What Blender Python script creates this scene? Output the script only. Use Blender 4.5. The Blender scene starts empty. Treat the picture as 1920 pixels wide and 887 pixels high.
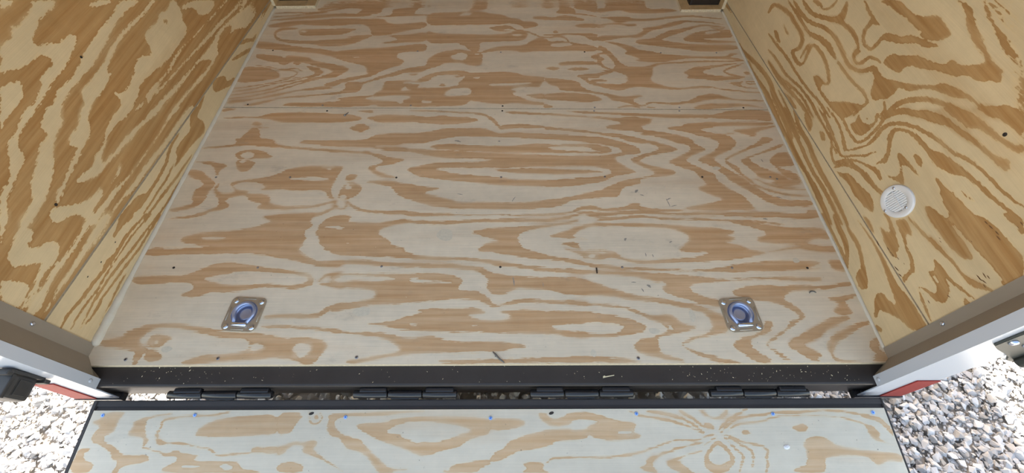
import bpy, bmesh, math, random
import numpy as np
from mathutils import Vector, Matrix

random.seed(7)
rng = np.random.default_rng(7)
SC = bpy.context.scene
COL = SC.collection
HW = 1.219            # half the inside width (8 ft)
HO = 1.295            # half the outside width (8.5 ft)
T = 0.0667            # the deck slopes down towards the rear (beaver tail) by this angle
TT = math.tan(T)
ZG = -0.45            # ground under the rear edge of the deck

# ------------------------------------------------------------------ camera
def make_camera():
    f, pitch, yaw, roll = 784.137, 1.0115453, -0.0061388, -0.0099337
    cp, sp, cy, sy = math.cos(pitch), math.sin(pitch), math.cos(yaw), math.sin(yaw)
    fwd = Vector((sy * cp, cy * cp, -sp))
    right = Vector((cy, -sy, 0))
    up = right.cross(fwd)
    r2 = math.cos(roll) * right + math.sin(roll) * up
    u2 = -math.sin(roll) * right + math.cos(roll) * up
    cd = bpy.data.cameras.new('camera')
    cd.sensor_fit = 'HORIZONTAL'
    cd.sensor_width = 36.0
    cd.lens = f * 36.0 / 1920.0
    cd.clip_start = 0.02
    cd.clip_end = 200
    o = bpy.data.objects.new('camera', cd)
    COL.objects.link(o)
    m = Matrix((r2, u2, -fwd)).transposed().to_4x4()
    m.translation = Vector((0.0852162, -0.3428204, 1.2721268))
    o.matrix_world = m
    SC.camera = o
make_camera()

# ------------------------------------------------------------------ light
SUN_DIR = Vector((-0.255, 1.75, 1.0)).normalized()   # towards the sun
SUN_POWER = 14.0
SKY_POWER = 0.34
EXPOSURE = 1.28
SC.view_settings.view_transform = 'Standard'
SC.view_settings.look = 'None'
SC.view_settings.exposure = EXPOSURE
SC.view_settings.gamma = 1.0
SC.view_settings.use_curve_mapping = False
SC.cycles.max_bounces = 10
SC.cycles.diffuse_bounces = 7
SC.cycles.glossy_bounces = 4

def make_world():
    w = bpy.data.worlds.new('sky')
    SC.world = w
    w.use_nodes = True
    nt = w.node_tree
    nt.nodes.clear()
    out = nt.nodes.new('ShaderNodeOutputWorld')
    bg = nt.nodes.new('ShaderNodeBackground')
    sky = nt.nodes.new('ShaderNodeTexSky')
    sky.sky_type = 'NISHITA'
    sky.sun_disc = False
    sky.sun_elevation = math.radians(38)
    sky.sun_rotation = math.radians(-8)
    sky.air_density = 1.0
    sky.dust_density = 2.0
    sky.ozone_density = 1.0
    bg.inputs['Strength'].default_value = SKY_POWER
    tint = nt.nodes.new('ShaderNodeMix')      # the camera's warm daylight balance
    tint.data_type = 'RGBA'
    tint.blend_type = 'MULTIPLY'
    tint.inputs[0].default_value = 1.0
    tint.inputs[7].default_value = (1.0, 0.86, 0.69, 1.0)
    nt.links.new(sky.outputs[0], tint.inputs[6])
    nt.links.new(tint.outputs[2], bg.inputs['Color'])
    nt.links.new(bg.outputs[0], out.inputs['Surface'])
make_world()

def make_sun():
    d = bpy.data.lights.new('sun', 'SUN')
    d.energy = SUN_POWER
    d.angle = math.radians(0.6)
    d.color = (1.0, 0.93, 0.81)
    o = bpy.data.objects.new('sun', d)
    COL.objects.link(o)
    o.location = (0, 0, 8)
    o.rotation_euler = SUN_DIR.to_track_quat('Z', 'Y').to_euler()
make_sun()

# ------------------------------------------------------------------ helpers
def thing(name, label, cat, loc=(0, 0, 0), group=None):
    o = bpy.data.objects.new(name, None)
    COL.objects.link(o)
    o.location = loc
    o.empty_display_size = 0.05
    o['label'] = label
    o['category'] = cat
    if group:
        o['group'] = group
    return o

def tag(o, label, cat, group=None, kind=None):
    o['label'] = label
    o['category'] = cat
    if group:
        o['group'] = group
    if kind:
        o['kind'] = kind
    return o

def obj(name, bm, mat, parent=None, smooth=False):
    """link a bmesh (in world coordinates) as one mesh object"""
    me = bpy.data.meshes.new(name)
    bm.normal_update()
    bm.to_mesh(me)
    bm.free()
    if smooth:
        for p in me.polygons:
            p.use_smooth = True
    mats = mat if isinstance(mat, (list, tuple)) else [mat]
    for m in mats:
        me.materials.append(m)
    o = bpy.data.objects.new(name, me)
    COL.objects.link(o)
    if parent is not None:
        o.parent = parent
        w = world_loc(parent)
        me.transform(Matrix.Translation(-w))
    return o

def world_loc(o):
    v = Vector((0, 0, 0))
    while o is not None:
        v += o.location
        o = o.parent
    return v

def BM():
    return bmesh.new()

def box(bm, x0, x1, y0, y1, z0, z1, bevel=0.0, skew=None, mat=0):
    vs = []
    for x in (x0, x1):
        for y in (y0, y1):
            for z in (z0, z1):
                p = Vector((x, y, z))
                if skew:
                    p = skew(p)
                vs.append(bm.verts.new(p))
    idx = [(0, 1, 3, 2), (4, 6, 7, 5), (0, 4, 5, 1), (2, 3, 7, 6), (0, 2, 6, 4), (1, 5, 7, 3)]
    fs = [bm.faces.new([vs[i] for i in f]) for f in idx]
    for f in fs:
        f.material_index = mat
    if bevel > 0:
        es = list({e for f in fs for e in f.edges})
        bmesh.ops.bevel(bm, geom=es, offset=bevel, segments=2, affect='EDGES', profile=0.6)
    return fs

def lean(p):
    """the walls and posts stand square to the trailer, the deck slopes: lean with height"""
    return Vector((p.x, p.y + TT * p.z, p.z))

def tube(bm, pts, r, n=10, cap=True, scale2=1.0):
    pts = [Vector(p) for p in pts]
    rr = r if isinstance(r, (list, tuple)) else [r] * len(pts)
    rings = []
    nrm = None
    for i, p in enumerate(pts):
        d = (pts[min(i + 1, len(pts) - 1)] - pts[max(i - 1, 0)]).normalized()
        if nrm is None:
            a = Vector((0, 0, 1)) if abs(d.z) < 0.9 else Vector((1, 0, 0))
            nrm = d.cross(a).normalized()
        nrm = (nrm - d * nrm.dot(d)).normalized()
        b = d.cross(nrm)
        rings.append([bm.verts.new(p + (nrm * math.cos(2 * math.pi * k / n) + b * math.sin(2 * math.pi * k / n) * scale2) * rr[i]) for k in range(n)])
    for a, b in zip(rings, rings[1:]):
        for k in range(n):
            bm.faces.new((a[k], a[(k + 1) % n], b[(k + 1) % n], b[k]))
    if cap:
        bm.faces.new(rings[0][::-1])
        bm.faces.new(rings[-1])

def lathe(bm, prof, M, n=32, close_top=True):
    """prof: list of (radius, height); M maps the lathe axis (z) into the world"""
    rings = []
    for r, h in prof:
        if r <= 1e-6:
            rings.append([bm.verts.new(M @ Vector((0, 0, h)))])
        else:
            rings.append([bm.verts.new(M @ Vector((r * math.cos(2 * math.pi * k / n), r * math.sin(2 * math.pi * k / n), h))) for k in range(n)])
    for a, b in zip(rings, rings[1:]):
        if len(a) == 1 and len(b) == 1:
            continue
        for k in range(n):
            k2 = (k + 1) % n
            if len(a) == 1:
                bm.faces.new((a[0], b[k], b[k2]))
            elif len(b) == 1:
                bm.faces.new((a[k], b[0], a[k2]))
            else:
                bm.faces.new((a[k], b[k], b[k2], a[k2]))

def frame_on(p, normal, spin=0.0):
    z = Vector(normal).normalized()
    a = Vector((0, 1, 0)) if abs(z.y) < 0.9 else Vector((0, 0, 1))
    x = a.cross(z).normalized()
    y = z.cross(x)
    M = Matrix((x, y, z)).transposed().to_4x4() @ Matrix.Rotation(spin, 4, 'Z')
    M.translation = Vector(p)
    return M

# ------------------------------------------------------------------ materials
def new_mat(name):
    m = bpy.data.materials.new(name)
    m.use_nodes = True
    nt = m.node_tree
    nt.nodes.clear()
    out = nt.nodes.new('ShaderNodeOutputMaterial')
    b = nt.nodes.new('ShaderNodeBsdfPrincipled')
    nt.links.new(b.outputs[0], out.inputs['Surface'])
    return m, nt, b

def rgb(r, g, b):
    f = lambda c: (c / 255 / 12.92) if c / 255 <= 0.04045 else ((c / 255 + 0.055) / 1.055) ** 2.4
    return (f(r), f(g), f(b), 1.0)

def N(nt, t, **kw):
    n = nt.nodes.new(t)
    for k, v in kw.items():
        if k in n.inputs:
            n.inputs[k].default_value = v
        else:
            setattr(n, k, v)
    return n

def ramp_node(nt, stops):
    r = nt.nodes.new('ShaderNodeValToRGB')
    e = r.color_ramp.elements
    e[0].position, e[0].color = stops[0]
    e[1].position, e[1].color = stops[-1]
    for p, c in stops[1:-1]:
        n = e.new(p)
        n.color = c
    return r

def mapped_noise(nt, scale, nscale=1.0, detail=3.0, rough=0.55, coord='Object'):
    tc = N(nt, 'ShaderNodeTexCoord')
    mp = N(nt, 'ShaderNodeMapping')
    mp.inputs['Scale'].default_value = scale
    nt.links.new(tc.outputs[coord], mp.inputs['Vector'])
    no = N(nt, 'ShaderNodeTexNoise', Scale=nscale, Detail=detail, Roughness=rough)
    nt.links.new(mp.outputs[0], no.inputs['Vector'])
    return no.outputs['Fac']

def math_node(nt, op, a, b=None, c=None):
    n = nt.nodes.new('ShaderNodeMath')
    n.operation = op
    for i, v in enumerate((a, b, c)):
        if v is None:
            continue
        if isinstance(v, (int, float)):
            n.inputs[i].default_value = v
        else:
            nt.links.new(v, n.inputs[i])
    return n.outputs[0]

def mix_rgb(nt, mode, fac, a, b):
    n = nt.nodes.new('ShaderNodeMix')
    n.data_type = 'RGBA'
    n.blend_type = mode
    for sock, v in ((n.inputs[0], fac), (n.inputs[6], a), (n.inputs[7], b)):
        if isinstance(v, (int, float, tuple)):
            sock.default_value = v
        else:
            nt.links.new(v, sock)
    return n.outputs[2]

def plywood(name, light, brown, edge, axis, dirt=0.0, jag=0.5, jag2=0.5, soft=0.06, rough=0.55, fibre=0.6, teeth=(30.0, 75.0), melting=0.75):
    """pine plywood face: late-wood figure from the mesh's 'grain' field, fibres along axis"""
    m, nt, b = new_mat(name)
    at = N(nt, 'ShaderNodeAttribute', attribute_name='grain')
    long = lambda k, c: tuple(k if i == axis else c for i in range(3))
    # ragged edges: the fibres pull the outline out along the grain
    g = at.outputs['Fac']
    near = math_node(nt, 'MULTIPLY', math_node(nt, 'MULTIPLY', g, math_node(nt, 'SUBTRACT', 1.0, g)), 4.0)
    j1 = math_node(nt, 'SUBTRACT', mapped_noise(nt, long(8.0, 230.0), 1.0, 3.0, 0.6), 0.5)
    j2 = math_node(nt, 'SUBTRACT', mapped_noise(nt, long(*teeth), 1.0, 2.0, 0.5), 0.5)
    j = math_node(nt, 'MULTIPLY_ADD', j1, jag, math_node(nt, 'MULTIPLY', j2, jag2))
    v = math_node(nt, 'MULTIPLY_ADD', j, near, g)
    streak = mapped_noise(nt, long(2.2, 60.0), 1.0, 4.0, 0.6)
    fill = mix_rgb(nt, 'MIX', nt_clamp(nt, math_node(nt, 'MULTIPLY_ADD', streak, 3.0, -1.0)), brown, edge)
    rim = mapped_noise(nt, long(4.0, 14.0), 1.0, 2.0, 0.5)
    rimc = mix_rgb(nt, 'MIX', nt_clamp(nt, math_node(nt, 'MULTIPLY_ADD', rim, 3.0, -0.9)), fill, edge)
    k_in = nt_smooth(nt, v, 0.60, 0.98)
    dark = mix_rgb(nt, 'MIX', k_in, rimc, fill)
    cream = tuple(min(1.0, a * b) for a, b in zip(light[:3], (1.03, 1.0, 0.93))) + (1.0,)
    pale = mix_rgb(nt, 'MIX', nt_smooth(nt, v, 0.02, 0.40), light, cream)
    tan = nt_smooth(nt, mapped_noise(nt, long(1.3, 8.0), 1.0, 4.0, 0.6), 0.50, 0.72)
    pale = mix_rgb(nt, 'MIX', math_node(nt, 'MULTIPLY', tan, 0.30), pale, brown)
    crisp = nt_smooth(nt, v, 0.5 - soft, 0.5 + soft)
    # here and there the late wood melts into the early wood instead
    ats = N(nt, 'ShaderNodeAttribute', attribute_name='grain_soft')
    vs = math_node(nt, 'MULTIPLY_ADD', j1, 0.35, ats.outputs['Fac'])
    melt = nt_smooth(nt, vs, 0.30, 0.80)
    where = nt_smooth(nt, mapped_noise(nt, long(3.2, 11.0), 1.0, 2.0, 0.5), 0.46, 0.60)
    mk = nt.nodes.new('ShaderNodeMix')
    nt.links.new(math_node(nt, 'MULTIPLY', where, melting), mk.inputs[0])
    nt.links.new(crisp, mk.inputs[2])
    nt.links.new(melt, mk.inputs[3])
    base = mix_rgb(nt, 'MIX', mk.outputs[0], pale, dark)
    # long soft tone changes, fibre streaks
    tone = mapped_noise(nt, long(1.6, 9.0), 1.0, 3.0, 0.5)
    col = mix_rgb(nt, 'MULTIPLY', 0.55, base, tone_ramp(nt, tone, 0.80, 1.14))
    fib = mapped_noise(nt, long(5.0, 420.0), 1.0, 4.0, 0.65)
    col = mix_rgb(nt, 'MULTIPLY', fibre, col, tone_ramp(nt, fib, 0.80, 1.14))
    blot = mapped_noise(nt, (26.0, 26.0, 26.0), 1.0, 4.0, 0.6)
    col = mix_rgb(nt, 'MULTIPLY', 0.35, col, tone_ramp(nt, blot, 0.86, 1.10))
    if dirt > 0:
        d1 = mapped_noise(nt, long(5.0, 11.0), 1.0, 6.0, 0.7)
        k = math_node(nt, 'SUBTRACT', d1, 0.60)
        k = math_node(nt, 'MULTIPLY', k, 5.0)
        k = nt_clamp(nt, k)
        col = mix_rgb(nt, 'MIX', math_node(nt, 'MULTIPLY', k, dirt), col, rgb(128, 120, 112))
        d2 = mapped_noise(nt, (90.0, 120.0, 90.0), 1.0, 2.0, 0.5)
        k2 = nt_clamp(nt, math_node(nt, 'MULTIPLY', math_node(nt, 'SUBTRACT', d2, 0.735), 14.0))
        col = mix_rgb(nt, 'MIX', math_node(nt, 'MULTIPLY', k2, 0.65), col, rgb(84, 74, 66))
    nt.links.new(col, b.inputs['Base Color'])
    b.inputs['Roughness'].default_value = rough
    b.inputs['Specular IOR Level'].default_value = 0.3
    bp = N(nt, 'ShaderNodeBump', Strength=0.12, Distance=0.002)
    nt.links.new(fib, bp.inputs['Height'])
    nt.links.new(bp.outputs[0], b.inputs['Normal'])
    return m

def tone_ramp(nt, fac, lo, hi):
    r = ramp_node(nt, [(0.25, (lo, lo, lo, 1)), (0.75, (hi, hi, hi, 1))])
    nt.links.new(fac, r.inputs[0])
    return r.outputs[0]

def nt_smooth(nt, v, a, b):
    n = nt.nodes.new('ShaderNodeMapRange')
    n.interpolation_type = 'SMOOTHSTEP'
    n.inputs['From Min'].default_value = a
    n.inputs['From Max'].default_value = b
    nt.links.new(v, n.inputs['Value'])
    return n.outputs['Result']

def nt_clamp(nt, v):
    n = nt.nodes.new('ShaderNodeClamp')
    nt.links.new(v, n.inputs[0])
    return n.outputs[0]

def plain(name, col, rough=0.5, metal=0.0, spec=0.5, vary=0.0, vscale=30.0, bump=0.0, bscale=200.0, coat=0.0):
    m, nt, b = new_mat(name)
    if vary > 0:
        no = mapped_noise(nt, (vscale,) * 3, 1.0, 4.0, 0.6)
        c = mix_rgb(nt, 'MULTIPLY', 1.0, col, tone_ramp(nt, no, 1 - vary, 1 + vary))
        nt.links.new(c, b.inputs['Base Color'])
    else:
        b.inputs['Base Color'].default_value = col
    b.inputs['Roughness'].default_value = rough
    b.inputs['Metallic'].default_value = metal
    b.inputs['Specular IOR Level'].default_value = spec
    b.inputs['Coat Weight'].default_value = coat
    if bump > 0:
        nb = mapped_noise(nt, (bscale,) * 3, 1.0, 3.0, 0.6)
        bp = N(nt, 'ShaderNodeBump', Strength=bump, Distance=0.002)
        nt.links.new(nb, bp.inputs['Height'])
        nt.links.new(bp.outputs[0], b.inputs['Normal'])
    return m

M = {}
M['floor'] = plywood('floor_plywood', rgb(228, 212, 187), rgb(214, 179, 140), rgb(199, 157, 113), 0, dirt=0.45, jag=2.8, jag2=1.2, soft=0.12)
M['wall'] = plywood('wall_plywood', rgb(215, 193, 154), rgb(188, 151, 102), rgb(168, 125, 75), 1, jag=1.2, jag2=2.1, soft=0.11, fibre=0.32, teeth=(75.0, 190.0), melting=0.5)
M['wall_fine'] = plywood('wall_plywood_fine_figure', rgb(215, 193, 154), rgb(188, 151, 102), rgb(168, 125, 75), 1, jag=1.0, jag2=1.25, soft=0.11, fibre=0.32, teeth=(60.0, 160.0), melting=0.5)
M['ramp'] = plywood('ramp_plywood', rgb(213, 203, 184), rgb(211, 183, 148), rgb(200, 164, 124), 0, dirt=0.20, jag=1.9, jag2=0.9, soft=0.14, fibre=0.3)
M['ply_edge'] = plain('plywood_edge', rgb(206, 188, 158), 0.7, vary=0.25, vscale=120.0)
M['ply_board'] = plain('plywood_board', rgb(196, 164, 118), 0.65, vary=0.18, vscale=25.0)
M['caulk'] = plain('grey_caulk', rgb(212, 203, 186), 0.55, vary=0.06, bump=0.3, bscale=160.0)
M['seam'] = plain('seam_backing', rgb(158, 144, 124), 0.7, vary=0.15, vscale=60.0)
M['taupe'] = plain('taupe_trim', rgb(146, 135, 121), 0.5, vary=0.05, vscale=9.0)
M['white'] = plain('white_paint', rgb(186, 189, 196), 0.22, spec=0.3, coat=0.0)
M['white_skin'] = plain('white_skin', rgb(225, 227, 230), 0.3)
M['black'] = plain('black_paint', rgb(50, 45, 43), 0.42, spec=0.45, vary=0.16, vscale=14.0, bump=0.08, bscale=90.0)
M['black_frame'] = plain('black_frame_paint', rgb(62, 58, 57), 0.55, spec=0.3, vary=0.1, vscale=12.0, bump=0.08, bscale=90.0)
M['black_gloss'] = plain('black_gloss', rgb(34, 33, 35), 0.24, spec=0.5, bump=0.1, bscale=60.0)
M['rubber'] = plain('black_rubber', rgb(52, 49, 47), 0.5, vary=0.1)
M['red'] = plain('red_marker', rgb(142, 52, 48), 0.5, spec=0.15, vary=0.2, vscale=200.0)
M['steel'] = plain('zinc_steel', rgb(176, 166, 150), 0.42, metal=0.65, vary=0.07, vscale=50.0)
M['zinc'] = plain('bright_zinc', rgb(205, 213, 230), 0.2, metal=1.0)
M['zinc_sky'] = plain('zinc_sky_tinted', rgb(166, 176, 206), 0.28, metal=0.62)  # bluish zinc, with the sky's blue reflection mixed into its base colour
M['dull_steel'] = plain('dull_stainless', rgb(84, 86, 82), 0.5, metal=0.6, vary=0.06)
M['screw'] = plain('screw_head', rgb(160, 160, 166), 0.35, metal=0.8)
M['screw_dark'] = plain('dark_screw_head', rgb(62, 56, 52), 0.5, metal=0.5)
M['screw_blue'] = plain('blue_zinc_screw', rgb(150, 185, 235), 0.28, metal=0.75)
M['plastic'] = plain('white_plastic', rgb(226, 225, 226), 0.35)
M['slot'] = plain('vent_painted_shade', rgb(150, 147, 138), 0.6)  # shade between the louvres, put into the colour of the vent's back
M['splinter'] = plain('pale_splinter', rgb(226, 212, 176), 0.7)
M['twig'] = plain('grey_twig', rgb(104, 98, 92), 0.6)
M['well'] = plain('wheel_well_steel', rgb(36, 28, 24), 0.5, vary=0.12)

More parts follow.
